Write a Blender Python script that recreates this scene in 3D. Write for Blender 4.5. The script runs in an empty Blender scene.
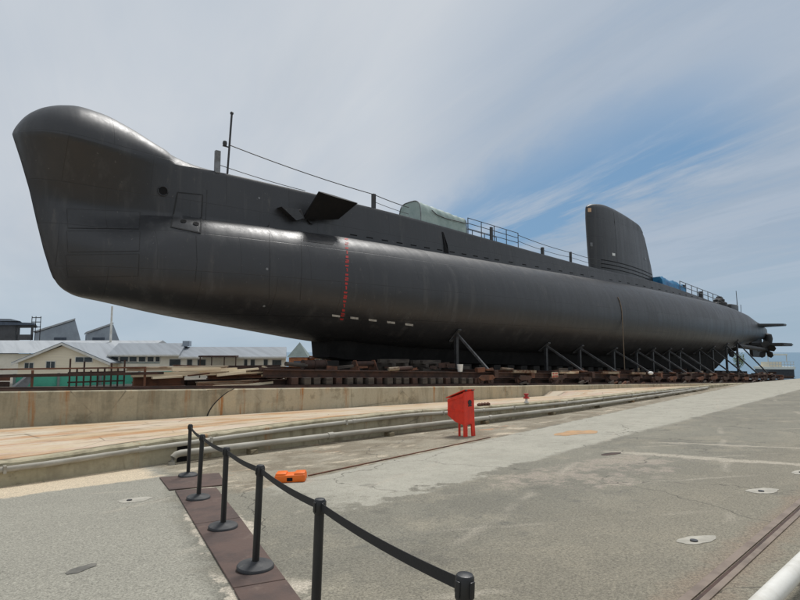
import bpy, bmesh, math, random
from mathutils import Vector, Matrix
from mathutils.bvhtree import BVHTree
random.seed(7)
S = bpy.context.scene
COL = S.collection
R = math.radians
PI = math.pi

# ------------------------------------------------------------------ camera
F, CX, CY, HZ, VPX = 560.0, 400.0, 300.0, 352.0, 1050.0
pit = math.atan((HZ - CY) / F)
th = math.atan((VPX - CX) / F * math.cos(pit))
FW = Vector((math.cos(th) * math.cos(pit), math.sin(th) * math.cos(pit), math.sin(pit)))
RT = Vector((math.sin(th), -math.cos(th), 0))
UP = RT.cross(FW)
FH = Vector((math.cos(th), math.sin(th), 0))          # horizontal view direction
cd = bpy.data.cameras.new('camera')
cam = bpy.data.objects.new('camera', cd)
COL.objects.link(cam)
cd.sensor_width = 36.0
cd.lens = F / 800 * 36
cd.clip_end = 20000
cd.clip_start = 0.05
cam.matrix_world = Matrix((RT, UP, -FW)).transposed().to_4x4()
S.camera = cam


def ray(u, v):
    return FW + RT * ((u - CX) / F) + UP * ((CY - v) / F)


def aty(u, v, y):
    r = ray(u, v)
    return r * (y / r.y)


def atd(u, v, d):                                       # point at view depth d
    return ray(u, v) * d


def lerp(tab, x):
    if x <= tab[0][0]:
        return tab[0][1]
    for (x0, y0), (x1, y1) in zip(tab, tab[1:]):
        if x <= x1:
            return y0 + (y1 - y0) * (x - x0) / (x1 - x0)
    return tab[-1][1]


def smo(tab, x):                                        # smooth (monotone cubic) interpolation
    n = len(tab)
    if x <= tab[0][0]:
        return tab[0][1]
    if x >= tab[-1][0]:
        return tab[-1][1]
    i = 0
    while x > tab[i + 1][0]:
        i += 1
    def slope(j):
        return (tab[j + 1][1] - tab[j][1]) / (tab[j + 1][0] - tab[j][0])
    def tan(j):
        if j == 0:
            return slope(0)
        if j == n - 1:
            return slope(n - 2)
        a, b = slope(j - 1), slope(j)
        if a * b <= 0:
            return 0
        return 2 * a * b / (a + b)
    h = tab[i + 1][0] - tab[i][0]
    t = (x - tab[i][0]) / h
    y0, y1, m0, m1 = tab[i][1], tab[i + 1][1], tan(i) * h, tan(i + 1) * h
    return ((2*t**3 - 3*t*t + 1) * y0 + (t**3 - 2*t*t + t) * m0 + (-2*t**3 + 3*t*t) * y1 + (t**3 - t*t) * m1)


GA, GB, GC = -1.84295, -0.005065, -0.048514


def gz(x, y):
    return GA + GB * x + GC * max(y, -3.0)


def keelz(x):
    return 0.083 - 0.0315 * x


# ------------------------------------------------------------------ node helpers
class NB:
    def __init__(s, name):
        s.mat = bpy.data.materials.new(name)
        s.mat.use_nodes = True
        s.t = s.mat.node_tree
        s.t.nodes.clear()
        s.out = s.t.nodes.new('ShaderNodeOutputMaterial')
        s.p = s.t.nodes.new('ShaderNodeBsdfPrincipled')
        s.t.links.new(s.p.outputs[0], s.out.inputs[0])
        tc = s.t.nodes.new('ShaderNodeTexCoord')
        s.co = tc.outputs['Object']
        sp = s.t.nodes.new('ShaderNodeSeparateXYZ')
        s.t.links.new(s.co, sp.inputs[0])
        s.x, s.y, s.z = sp.outputs

    def put(s, sock, v):
        if isinstance(v, (int, float)):
            sock.default_value = v
        elif isinstance(v, tuple):
            sock.default_value = v + (1,) if len(v) == 3 and sock.type == 'RGBA' else v
        else:
            s.t.links.new(v, sock)

    def m(s, op, a, b=0.0):
        n = s.t.nodes.new('ShaderNodeMath')
        n.operation = op
        s.put(n.inputs[0], a)
        s.put(n.inputs[1], b)
        return n.outputs[0]

    def ss(s, x, lo, hi, a=0.0, b=1.0):
        n = s.t.nodes.new('ShaderNodeMapRange')
        n.interpolation_type = 'SMOOTHSTEP'
        s.put(n.inputs[0], x)
        for i, v in enumerate((lo, hi, a, b)):
            n.inputs[i + 1].default_value = v
        return n.outputs[0]

    def vec(s, sc=(1, 1, 1), off=(0, 0, 0), src=None):
        n = s.t.nodes.new('ShaderNodeMapping')
        s.t.links.new(src or s.co, n.inputs[0])
        n.inputs['Scale'].default_value = sc
        n.inputs['Location'].default_value = off
        return n.outputs[0]

    def noise(s, scale, detail=4, rough=.55, sc=None, off=(0, 0, 0), dist=0.0):
        n = s.t.nodes.new('ShaderNodeTexNoise')
        s.t.links.new(s.vec(sc or (1, 1, 1), off), n.inputs['Vector'])
        n.inputs['Scale'].default_value = scale
        n.inputs['Detail'].default_value = detail
        n.inputs['Roughness'].default_value = rough
        n.inputs['Distortion'].default_value = dist
        return n.outputs['Fac']

    def voro(s, scale, feature='DISTANCE_TO_EDGE', src=None):
        n = s.t.nodes.new('ShaderNodeTexVoronoi')
        n.feature = feature
        s.t.links.new(src or s.co, n.inputs['Vector'])
        n.inputs['Scale'].default_value = scale
        return n.outputs['Distance']

    def mix(s, f, a, b, mode='MIX'):
        n = s.t.nodes.new('ShaderNodeMix')
        n.data_type = 'RGBA'
        n.blend_type = mode
        s.put(n.inputs[0], f)
        s.put(n.inputs[6], a)
        s.put(n.inputs[7], b)
        return n.outputs[2]

    def bump(s, h, strength=.3, dist=.02):
        n = s.t.nodes.new('ShaderNodeBump')
        n.inputs['Strength'].default_value = strength
        n.inputs['Distance'].default_value = dist
        s.t.links.new(h, n.inputs['Height'])
        s.t.links.new(n.outputs[0], s.p.inputs['Normal'])

    def fin(s, col, rough=.7, metal=0.0, spec=.5):
        s.put(s.p.inputs['Base Color'], col)
        s.put(s.p.inputs['Roughness'], rough)
        s.p.inputs['Metallic'].default_value = metal
        s.p.inputs['Specular IOR Level'].default_value = spec
        return s.mat


def simple(name, c, c2=None, scale=3.0, rough=.7, metal=0, spec=.5, sc=None, rust=None, bump=0.0, lo=.4, hi=.65, det=6):
    b = NB(name)
    n = b.noise(scale, det, .6, sc)
    c2 = c2 or tuple(v * .75 for v in c)
    col = b.mix(b.ss(n, lo, hi), c, c2)
    fine = b.noise(scale * 9, 3, .6, off=(3, 1, 7))
    col = b.mix(.35, col, b.mix(fine, (.35, .35, .35), (.65, .65, .65)), 'OVERLAY')
    if rust:
        rn = b.noise(scale * .9, 7, .7, sc, off=(11, 4, 2))
        col = b.mix(b.ss(rn, rust[1], rust[1] + .12), col, rust[0])
    if bump:
        b.bump(b.m('ADD', fine, n), bump, .02)
    return b.fin(col, b.ss(fine, 0, 1, rough - .08, min(1, rough + .08)), metal, spec)


# ------------------------------------------------------------------ materials
def m_sub():
    b = NB('submarine_paint')
    big = b.noise(.25, 5, .6)
    st = b.noise(1.0, 5, .6, (1.6, 1.6, .10))
    fine = b.noise(9, 4, .6)
    cz = b.t.nodes.new('ShaderNodeCombineXYZ')          # plating laid out along the hull (x) and up it (z)
    b.t.links.new(b.m('ADD', b.x, b.m('MULTIPLY', b.m('SUBTRACT', b.noise(.8, 2), .5), .05)), cz.inputs[0])
    b.t.links.new(b.z, cz.inputs[1])
    br = b.t.nodes.new('ShaderNodeTexBrick')
    b.t.links.new(cz.outputs[0], br.inputs['Vector'])
    for k, v in (('Scale', 1.0), ('Mortar Size', .022), ('Mortar Smooth', .5), ('Bias', 0.0), ('Brick Width', 3.4), ('Row Height', 1.75)):
        br.inputs[k].default_value = v
    br.inputs['Color1'].default_value = (0, 0, 0, 1)
    br.inputs['Color2'].default_value = (1, 1, 1, 1)
    br.inputs['Mortar'].default_value = (.5, .5, .5, 1)
    patch = b.m('ADD', br.outputs['Color'], 0.0)
    seam = br.outputs['Fac']
    col = b.mix(b.ss(big, .3, .7), (.0205, .0208, .0226), (.0285, .0286, .0305))
    col = b.mix(b.m('MULTIPLY', patch, .42), col, (.038, .038, .040))
    col = b.mix(b.ss(st, .52, .75), col, (.054, .053, .053))
    col = b.mix(b.m('MULTIPLY', b.ss(b.noise(2.2, 6, .7, (1, 1, .3)), .60, .72), .8), col, (.066, .060, .054))
    col = b.mix(b.m('MULTIPLY', b.ss(b.noise(1.3, 7, .75, (2.5, 2.5, .12), off=(4, 0, 0)), .64, .74), .55), col, (.105, .075, .055))
    col = b.mix(b.m('MULTIPLY', seam, b.ss(big, .3, .6, .25, .75)), col, (.012, .0115, .0115))
    spots = b.ss(b.noise(6, 2, .5), .72, .76)
    col = b.mix(b.m('MULTIPLY', spots, .6), col, (.10, .095, .09))
    r = b.m('ADD', b.ss(fine, .2, .8, .34, .43), b.m('ADD', b.m('MULTIPLY', b.ss(st, .4, .7), .09), b.m('MULTIPLY', patch, .05)))
    dent = b.m('ADD', b.noise(.55, 3, .5, (1, 1, 1.4)), b.m('MULTIPLY', b.noise(.9, 2, .4, (1.8, .2, .2)), .9))
    ht = b.m('ADD', dent, b.m('ADD', b.m('MULTIPLY', fine, .03), b.m('MULTIPLY', seam, -.30)))
    b.bump(ht, .22, .11)
    return b.fin(col, r, 0, .58)


M = {}
M['sub'] = m_sub()
M['sub_dark'] = simple('matt_black_steel', (.016, .015, .016), (.03, .028, .026), 2, .55, bump=.1)
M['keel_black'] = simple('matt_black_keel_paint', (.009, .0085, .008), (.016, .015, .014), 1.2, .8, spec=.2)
M['hole'] = simple('recess_black', (.006, .006, .006), (.009, .008, .008), 4, .7, spec=.2)
M['seam'] = simple('panel_seam_black', (.012, .012, .012), (.02, .019, .018), 4, .7)
M['red_mark'] = simple('red_mark_paint', (.50, .035, .03), (.36, .03, .028), 6, .6)
M['white_mark'] = simple('worn_white_mark_paint', (.55, .54, .5), (.38, .37, .34), 6, .6)
M['grey_steel'] = simple('weathered_grey_steel', (.22, .23, .24), (.13, .13, .13), 3, .55, bump=.05)
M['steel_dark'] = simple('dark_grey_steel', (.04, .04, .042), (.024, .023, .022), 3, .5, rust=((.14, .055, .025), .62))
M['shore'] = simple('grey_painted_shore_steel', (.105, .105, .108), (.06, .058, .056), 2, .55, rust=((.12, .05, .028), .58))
M['rust'] = simple('rusty_steel', (.175, .072, .038), (.075, .036, .024), 2.2, .85, rust=((.25, .115, .055), .58), bump=.4)
M['rust_dark'] = simple('dark_rusty_steel', (.070, .034, .023), (.034, .020, .015), 2.0, .8, rust=((.12, .05, .028), .6), bump=.4)
M['rust_pale'] = simple('pale_rusty_painted_steel', (.62, .53, .39), (.34, .18, .10), 1.6, .8, rust=((.16, .065, .035), .55), bump=.3, sc=(.4, 1, 2))
M['timber'] = simple('old_grey_timber', (.085, .07, .056), (.045, .036, .03), 1.5, .9, bump=.4, sc=(1, .3, 4))
M['timber_pale'] = simple('sun_bleached_timber', (.74, .63, .45), (.45, .33, .21), 1.5, .9, bump=.3, sc=(.3, 1, 4), rust=((.13, .07, .04), .62))
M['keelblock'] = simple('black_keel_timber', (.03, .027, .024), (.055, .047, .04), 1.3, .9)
M['black_plastic'] = simple('black_powder_coat', (.012, .012, .013), (.020, .020, .020), 9, .42, bump=.05, rust=((.045, .043, .04), .68), sc=(1, 1, .35))
M['base_rubber'] = simple('dark_grey_rubber', (.032, .033, .036), (.055, .054, .053), 7, .65, bump=.1, rust=((.10, .095, .085), .64))
M['belt'] = simple('black_woven_belt', (.010, .010, .011), (.014, .014, .015), 60, .75)
M['red_paint'] = simple('bright_red_paint', (.80, .040, .014), (.62, .032, .014), 3.5, .55, rust=((.22, .05, .03), .63), bump=.1)
M['orange'] = simple('orange_plastic', (.85, .17, .012), (.75, .14, .01), 4, .5, rust=((.4, .12, .05), .70), bump=.08)
M['pipe'] = simple('weathered_pale_pipe_paint', (.40, .375, .315), (.27, .245, .195), 1.4, .65, sc=(.5, 2, 2), rust=((.30, .17, .09), .66), bump=.1)
M['pipe_white'] = simple('white_pipe_paint', (.72, .70, .64), (.58, .55, .48), 2, .5, rust=((.34, .2, .11), .70), bump=.08)
M['tarp_pale'] = simple('pale_translucent_sheeting', (.36, .44, .40), (.25, .33, .30), 1.2, .4, lo=.35, hi=.7, bump=.3)
M['tarp_blue'] = simple('blue_tarpaulin', (.035, .22, .42), (.02, .12, .27), 1.5, .5, bump=.5)
M['plate'] = simple('rusty_brown_chequer_plate', (.108, .068, .054), (.075, .050, .042), 2.5, .8, rust=((.165, .115, .09), .58), bump=.25)
M['rope'] = simple('pale_brown_rope', (.24, .18, .125), (.16, .12, .085), 20, .9)
M['cream'] = simple('cream_weatherboard_paint', (.82, .74, .57), (.74, .66, .51), .8, .7, sc=(.2, .2, 6))
M['offwhite'] = simple('offwhite_wall_paint', (.80, .76, .65), (.70, .66, .55), .6, .7)
M['roof_grey'] = simple('grey_corrugated_roof', (.25, .275, .30), (.205, .225, .245), 1.2, .6, sc=(1.6, .12, .12))
M['roof_white'] = simple('pale_corrugated_roof', (.40, .42, .435), (.33, .35, .365), 1.0, .6, sc=(1.6, .12, .12))
M['saw'] = simple('blue_grey_cladding', (.30, .35, .40), (.25, .29, .34), .4, .6)
M['saw_dark'] = simple('dark_louvre', (.06, .08, .11), (.04, .055, .08), 2, .6)
M['slate'] = simple('charcoal_cladding', (.06, .062, .068), (.04, .042, .046), 1, .6)
M['oil'] = simple('old_oil_on_asphalt', (.11, .105, .09), (.17, .16, .135), 6, .8)
M['channel_dull'] = simple('dull_cream_rusted_channel', (.27, .22, .155), (.15, .085, .05), 1.8, .8, rust=((.12, .055, .03), .5), bump=.3)
M['glass'] = simple('dark_window_glass', (.03, .04, .045), (.05, .06, .065), 2, .12)
M['frame'] = simple('white_window_frame', (.66, .65, .6), (.56, .55, .5), 3, .5)
M['green'] = simple('sea_green_hoarding', (.09, .47, .32), (.07, .39, .27), 1.2, .6, rust=((.30, .36, .30), .7))
M['orange_wall'] = simple('orange_brick', (.42, .17, .075), (.30, .12, .06), 3, .85)
M['green_grey'] = simple('grey_green_roof', (.22, .27, .25), (.17, .21, .2), 1, .6)
M['leaf'] = simple('shrub_leaf', (.14, .17, .035), (.075, .11, .025), 3, .6)
M['bark'] = simple('brown_bark', (.10, .07, .05), (.06, .045, .035), 3, .9)
M['manhole'] = simple('pale_cement_patch', (.47, .44, .37), (.33, .31, .26), 5, .9, bump=.2, lo=.3, hi=.7)
M['ochre'] = simple('ochre_spill', (.50, .30, .15), (.36, .24, .14), 3, .9, lo=.35, hi=.7)
M['white_plastic'] = simple('white_plastic', (.75, .74, .7), (.65, .64, .6), 5, .5)
M['bronze'] = simple('dull_bronze', (.03, .026, .022), (.02, .018, .016), 3, .5, .3)
M['lamp'] = simple('amber_lamp_lens', (.65, .40, .22), (.55, .33, .18), 5, .3)


def m_concrete(name, a, c, dark, rustc, seed, vertical, pink=None):
    b = NB(name)
    big = b.noise(.35, 6, .62, off=(seed, 0, 0))
    mid = b.noise(1.6, 7, .68, (.35, 1, 1) if not vertical else (1, 1, 1), off=(0, seed, 0))
    fine = b.noise(14, 4, .6)
    col = b.mix(b.ss(big, .36, .62), a, c)
    col = b.mix(b.ss(mid, .52, .68), col, dark)
    if pink:
        col = b.mix(b.ss(b.noise(.7, 6, .7, (.3, 1.4, 1), off=(seed * 3, 2, 0)), .5, .66), col, pink)
    if vertical:
        dr = b.noise(2.6, 5, .7, (1, 1, .07), off=(seed, 5, 0))
        br = b.noise(.22, 3, .5, off=(4, seed, 0))
        col = b.mix(b.m('MULTIPLY', b.ss(dr, .55, .68), b.ss(br, .36, .5)), col, rustc)
        grime = b.noise(2.2, 5, .6, (1, 1, .14), off=(8, seed, 0))
        col = b.mix(b.m('MULTIPLY', b.ss(grime, .48, .64), .75), col, dark)
        col = b.mix(b.m('MULTIPLY', b.ss(b.noise(.5, 4, .6, (1, 1, 2.0), off=(seed, 8, 3)), .5, .6), .5), col, c)
    else:
        dr = b.noise(.8, 6, .7, (.35, 1.2, 1), off=(seed, 5, 0))
        col = b.mix(b.m('MULTIPLY', b.ss(dr, .50, .66), .85), col, rustc)
    col = b.mix(.45, col, b.mix(fine, (.3, .3, .3), (.7, .7, .7)), 'OVERLAY')
    cr = b.ss(b.voro(.45, src=b.vec((1, 1, 1), (seed, 0, 0))), .0, .012, 1, 0)
    col = b.mix(b.m('MULTIPLY', cr, b.m('MULTIPLY', b.ss(big, .45, .55), .6)), col, tuple(v * .4 for v in dark))
    b.bump(b.m('ADD', b.m('MULTIPLY', fine, .4), mid), .35, .03)
    return b.fin(col, .85, 0, .3)


M['apron'] = m_concrete('tan_stained_apron_concrete', (.53, .40, .25), (.58, .50, .38), (.30, .22, .14), (.42, .215, .09), 3, False, (.55, .42, .33))
M['plinth'] = m_concrete('rust_streaked_wall_concrete', (.50, .42, .285), (.44, .395, .29), (.30, .26, .18), (.38, .17, .055), 9, True)
M['plinth_grey'] = m_concrete('grey_green_wall_concrete', (.33, .30, .215), (.40, .345, .24), (.22, .195, .135), (.34, .20, .10), 15, True)
M['kerb'] = m_concrete('olive_kerb_wall_concrete', (.39, .345, .23), (.46, .41, .29), (.22, .19, .125), (.36, .17, .065), 21, True)
M['kerbtop'] = m_concrete('worn_kerb_top_concrete', (.17, .145, .09), (.25, .21, .14), (.09, .075, .05), (.28, .14, .06), 31, False)
M['farground'] = simple('far_yard_ground', (.26, .23, .18), (.20, .18, .15), .3, .9)


def m_ground():
    b = NB('worn_asphalt_yard')
    n1 = b.noise(.30, 6, .62)
    n2 = b.noise(1.1, 7, .66, off=(5, 2, 0))
    n3 = b.noise(4.5, 5, .62, off=(1, 8, 0))
    agg = b.noise(38, 3, .75)
    agg2 = b.noise(70, 2, .7, off=(4, 0, 0))
    c1 = b.m('SUBTRACT', n2, .5)
    c1 = b.m('ADD', c1, b.m('MULTIPLY', b.m('SUBTRACT', n3, .5), .5))
    base = b.mix(b.ss(n1, .35, .65), (.180, .169, .135), (.226, .212, .168))
    base = b.mix(b.ss(n2, .45, .7), base, (.265, .241, .185))
    base = b.mix(b.m('MULTIPLY', b.ss(n3, .55, .72), .5), base, (.125, .12, .103))
    # brownish worn area close to the camera
    wr = b.m('MULTIPLY', b.ss(b.m('ADD', b.y, b.m('MULTIPLY', c1, 2.5)), 5.2, 3.2), b.ss(b.x, 2.0, 3.0))
    base = b.mix(b.m('MULTIPLY', wr, .55), base, (.225, .200, .150))
    # left part: paler, greyer asphalt
    left = b.ss(b.m('ADD', b.m('SUBTRACT', b.x, b.m('MULTIPLY', b.y, .267)), b.m('MULTIPLY', c1, .8)), 1.0, .6)
    base = b.mix(left, base, b.mix(n2, (.32, .304, .25), (.262, .25, .208)))
    # pale concrete lane
    lo = b.ss(b.m('ADD', b.m('SUBTRACT', b.y, b.m('ADD', b.m('MULTIPLY', b.x, .122), 6.0)), b.m('MULTIPLY', c1, b.ss(b.x, 6.0, 13.0, 2.2, .6))), -.12, .12)
    hi = b.ss(b.m('ADD', b.m('SUBTRACT', b.m('ADD', b.m('MULTIPLY', b.x, .19), 8.0), b.y), b.m('MULTIPLY', c1, .5)), -.06, .06)
    xs = b.ss(b.m('ADD', b.x, b.m('MULTIPLY', c1, 4)), 4.0, 5.6)
    lane = b.m('MULTIPLY', b.m('MULTIPLY', lo, hi), xs)
    lane = b.m('MULTIPLY', lane, b.ss(n3, .28, .5, .72, 1.0))
    lanec = b.mix(b.ss(n2, .35, .7), (.40, .378, .312), (.335, .318, .262))
    # strip between lane and wall: brown, patched
    strip = b.m('MULTIPLY', b.ss(b.m('ADD', b.m('SUBTRACT', b.y, b.m('ADD', b.m('MULTIPLY', b.x, .19), 8.0)), b.m('MULTIPLY', c1, .5)), -.06, .06), b.ss(b.x, 3.9, 4.4))
    stc = b.mix(b.ss(n2, .42, .60), (.215, .182, .130), (.30, .265, .2))
    stc = b.mix(b.ss(b.noise(1.3, 6, .7, (.5, 1, 1), off=(9, 3, 0)), .55, .63), stc, (.47, .40, .30))
    stc = b.mix(b.ss(b.noise(.9, 6, .7, (.5, 1, 1), off=(2, 13, 0)), .60, .68), stc, (.42, .24, .14))
    base = b.mix(strip, base, stc)
    base = b.mix(lane, base, lanec)
    # pinkish worn repair round the lane edge
    dx, dy = b.m('SUBTRACT', b.x, 10.0), b.m('SUBTRACT', b.y, 5.6)
    rr = b.m('ADD', b.m('MULTIPLY', b.m('MULTIPLY', dx, dx), .16), b.m('MULTIPLY', b.m('MULTIPLY', dy, dy), .8))
    pk = b.m('MULTIPLY', b.ss(b.m('ADD', rr, b.m('MULTIPLY', c1, -7)), 1.0, .1), b.ss(n3, .35, .55))
    base = b.mix(b.m('MULTIPLY', pk, .6), base, (.36, .305, .25))
    # two pale seams across the yard
    for x0, sl, w, st in ((12.9, -.15, .26, .8), (16.0, -.30, .16, .6)):
        d = b.m('ABSOLUTE', b.m('ADD', b.m('SUBTRACT', b.m('SUBTRACT', b.x, x0), b.m('MULTIPLY', b.y, sl * -1 * -1)), b.m('MULTIPLY', c1, .7)))
        k = b.m('MULTIPLY', b.ss(d, w, w * .4), b.ss(b.y, 6.9, 6.4))
        base = b.mix(b.m('MULTIPLY', k, st), base, (.42, .375, .30))
    # thin scraped lines in the foreground
    for ang, off, per in ((.55, 0, 1.9), (-.35, 4, 2.6)):
        q = b.m('ADD', b.m('MULTIPLY', b.x, math.sin(ang)), b.m('ADD', b.m('MULTIPLY', b.y, math.cos(ang)), b.m('MULTIPLY', c1, .25)))
        w_ = b.m('ABSOLUTE', b.m('SUBTRACT', b.m('FRACT', b.m('DIVIDE', b.m('ADD', q, off), per)), .5))
        k = b.m('MULTIPLY', b.ss(w_, .05, .0), b.ss(b.noise(.5, 3, .5, off=(off, 1, 0)), .5, .62))
        base = b.mix(b.m('MULTIPLY', k, .45), base, (.40, .36, .29))
    # sandy strip along the foot of the low wall on the left
    sd = b.m('MULTIPLY', b.ss(b.m('ADD', b.y, b.m('MULTIPLY', c1, .45)), 11.45, 11.6), b.ss(b.m('ADD', b.x, c1), 4.0, 3.6))
    base = b.mix(sd, base, b.mix(n3, (.62, .52, .38), (.5, .41, .29)))
    # crumbled cement beside the steel plates
    xl = b.m('SUBTRACT', b.x, b.m('ADD', b.m('MULTIPLY', b.y, .267), 1.19))
    ce = b.m('MULTIPLY', b.ss(b.m('ADD', b.m('ABSOLUTE', xl), b.m('MULTIPLY', c1, -.8)), .36, .30), b.m('MULTIPLY', b.ss(b.y, 4.0, 4.6), b.ss(b.y, 11.6, 10.4)))
    base = b.mix(b.m('MULTIPLY', b.m('MULTIPLY', ce, b.ss(b.noise(.9, 3, .5, off=(3, 7, 0)), .42, .56)), b.ss(n3, .35, .5, .2, .95)), base, (.52, .46, .37))
    # rust bleeding from the buried rail
    rl = b.m('ABSOLUTE', b.m('SUBTRACT', b.y, b.m('ADD', b.m('MULTIPLY', b.x, .068), 1.66)))
    rs = b.m('MULTIPLY', b.ss(b.m('ADD', rl, b.m('MULTIPLY', c1, -.5)), .34, .10), b.ss(b.x, 3.5, 4.6))
    base = b.mix(b.m('MULTIPLY', rs, .65), base, (.24, .185, .135))
    # dark oil spots
    ol = b.ss(b.noise(.75, 4, .6, off=(17, 3, 0)), .66, .74)
    base = b.mix(b.m('MULTIPLY', ol, .5), base, (.115, .108, .09))
    # aggregate
    a1 = b.m('MULTIPLY', b.m('SUBTRACT', agg, .5), b.m('SUBTRACT', 1.0, b.m('MULTIPLY', lane, .6)))
    a2 = b.m('MULTIPLY', b.m('SUBTRACT', agg2, .5), .7)
    fac = b.m('ADD', 1.0, b.m('MULTIPLY', b.m('ADD', a1, a2), 1.9))
    cc = b.t.nodes.new('ShaderNodeCombineColor')
    for i in range(3):
        b.t.links.new(fac, cc.inputs[i])
    base = b.mix(1.0, base, cc.outputs[0], 'MULTIPLY')
    wv = b.t.nodes.new('ShaderNodeVectorMath')
    wv.operation = 'ADD'
    wn = b.t.nodes.new('ShaderNodeTexNoise')
    b.t.links.new(b.co, wn.inputs['Vector'])
    wn.inputs['Scale'].default_value = 1.4
    wn.inputs['Detail'].default_value = 6
    ws_ = b.t.nodes.new('ShaderNodeVectorMath')
    ws_.operation = 'SCALE'
    b.t.links.new(wn.outputs['Color'], ws_.inputs[0])
    ws_.inputs['Scale'].default_value = .9
    b.t.links.new(b.co, wv.inputs[0])
    b.t.links.new(ws_.outputs[0], wv.inputs[1])
    cr = b.ss(b.voro(.30, src=wv.outputs[0]), .0, .006, 1, 0)
    base = b.mix(b.m('MULTIPLY', cr, b.m('MULTIPLY', b.ss(n1, .42, .52), .75)), base, (.06, .055, .045))
    b.bump(b.m('ADD', b.m('MULTIPLY', agg, .55), b.m('ADD', b.m('MULTIPLY', agg2, .35), b.m('MULTIPLY', n3, .5))), .5, .02)
    return b.fin(base, .88, 0, .3)


M['ground'] = m_ground()
M['rail_top'] = simple('pinkish_worn_rail_steel', (.23, .175, .135), (.155, .115, .088), 2.5, .7, rust=((.13, .06, .04), .62), bump=.2)


def m_sea():
    b = NB('sea_water')
    w = b.noise(.12, 6, .6, (1, 2.2, 1))
    col = b.mix(w, (.05, .13, .20), (.08, .18, .26))
    b.bump(w, .6, .5)
    return b.fin(col, .35, 0, .5)


M['sea'] = m_sea()


# ------------------------------------------------------------------ object helpers
def thing(name, loc, label, cat, group=None):
    o = bpy.data.objects.new(name, None)
    o.empty_display_size = .3
    COL.objects.link(o)
    o.location = loc
    o['label'] = label
    o['category'] = cat
    if group:
        o['group'] = group
    return o


def tag(o, label, cat, group=None):
    o['label'] = label
    o['category'] = cat
    if group:
        o['group'] = group
    return o


def wloc(o):
    v = Vector(o.location)
    while o.parent:
        o = o.parent
        v += Vector(o.location)
    return v


def obj(name, bm, mat, parent=None, smooth=None, origin=None):
    """bm in world coordinates; the object gets its origin at its own base"""
    bmesh.ops.recalc_face_normals(bm, faces=bm.faces)
    me = bpy.data.meshes.new(name)
    if origin is None:
        origin = Vector((0, 0, 0))
        if parent is not None:
            origin = wloc(parent)
    origin = Vector(origin)
    bm.transform(Matrix.Translation(-origin))
    bm.to_mesh(me)
    bm.free()
    o = bpy.data.objects.new(name, me)
    COL.objects.link(o)
    me.materials.append(M[mat] if isinstance(mat, str) else mat)
    if parent is not None:
        o.parent = parent
        o.location = origin - wloc(parent)
    else:
        o.location = origin
    if smooth is not None:
        for p in me.polygons:
            p.use_smooth = True
        me.set_sharp_from_angle(angle=R(smooth))
    return o


def struct(name, bm, mat, smooth=None):
    o = obj(name, bm, mat, None, smooth)
    o['kind'] = 'structure'
    return o


def B():
    return bmesh.new()


def box(bm, lo, hi, bev=0.0, mtx=None):
    lo, hi = Vector(lo), Vector(hi)
    c = (lo + hi) / 2
    r = bmesh.ops.create_cube(bm, size=1.0)
    vs = r['verts']
    for v in vs:
        v.co = Vector((v.co.x * (hi.x - lo.x), v.co.y * (hi.y - lo.y), v.co.z * (hi.z - lo.z))) + c
    if bev:
        es = list({e for v in vs for e in v.link_edges})
        nb = bmesh.ops.bevel(bm, geom=es, offset=bev, segments=2, affect='EDGES', profile=.5)
        vs = list({v for f in nb['faces'] for v in f.verts} | {v for v in vs if v.is_valid})
    if mtx is not None:
        bmesh.ops.transform(bm, matrix=mtx, verts=vs)
    return vs


def prism(bm, pts, d):
    """extrude the planar polygon pts by vector d"""
    a = [bm.verts.new(p) for p in pts]
    c = [bm.verts.new(Vector(p) + Vector(d)) for p in pts]
    n = len(pts)
    bm.faces.new(a)
    bm.faces.new(c[::-1])
    for i in range(n):
        bm.faces.new((a[i], a[(i + 1) % n], c[(i + 1) % n], c[i]))


def tube(bm, pts, r, seg=8, caps=True, r2=None):
    pts = [Vector(p) for p in pts]
    rings = []
    up = Vector((0, 0, 1))
    for i, p in enumerate(pts):
        if i == 0:
            t = pts[1] - p
        elif i == len(pts) - 1:
            t = p - pts[i - 1]
        else:
            t = (pts[i + 1] - p).normalized() + (p - pts[i - 1]).normalized()
        t.normalize()
        a = t.cross(up if abs(t.z) < .95 else Vector((1, 0, 0))).normalized()
        b_ = a.cross(t)
        rr = r if r2 is None else r + (r2 - r) * i / (len(pts) - 1)
        rings.append([bm.verts.new(p + a * (rr * math.cos(2 * PI * k / seg)) + b_ * (rr * math.sin(2 * PI * k / seg))) for k in range(seg)])
    for A, C in zip(rings, rings[1:]):
        for k in range(seg):
            bm.faces.new((A[k], A[(k + 1) % seg], C[(k + 1) % seg], C[k]))
    if caps:
        bm.faces.new(rings[0][::-1])
        bm.faces.new(rings[-1])


def bar(bm, a, c, w, h):
    """rectangular bar from a to c, w across (horizontal), h the other way"""
    a, c = Vector(a), Vector(c)
    t = (c - a).normalized()
    s = t.cross(Vector((0, 0, 1)) if abs(t.z) < .95 else Vector((1, 0, 0))).normalized()
    u = s.cross(t)
    q = [s * (w / 2) * i + u * (h / 2) * j for i, j in ((-1, -1), (1, -1), (1, 1), (-1, 1))]
    prism(bm, [a + v for v in q], c - a)


def lathe(bm, prof, c, seg=32):
    c = Vector(c)
    rings = []
    for r, z in prof:
        if r <= 1e-5:
            rings.append([bm.verts.new(c + Vector((0, 0, z)))])
        else:
            rings.append([bm.verts.new(c + Vector((r * math.cos(2 * PI * k / seg), r * math.sin(2 * PI * k / seg), z))) for k in range(seg)])
    for A, C in zip(rings, rings[1:]):
        for k in range(seg):
            k2 = (k + 1) % seg
            if len(A) == 1 and len(C) == 1:
                continue
            if len(A) == 1:
                bm.faces.new((A[0], C[k2], C[k]))
            elif len(C) == 1:
                bm.faces.new((A[k], A[k2], C[0]))
            else:
                bm.faces.new((A[k], A[k2], C[k2], C[k]))


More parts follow.
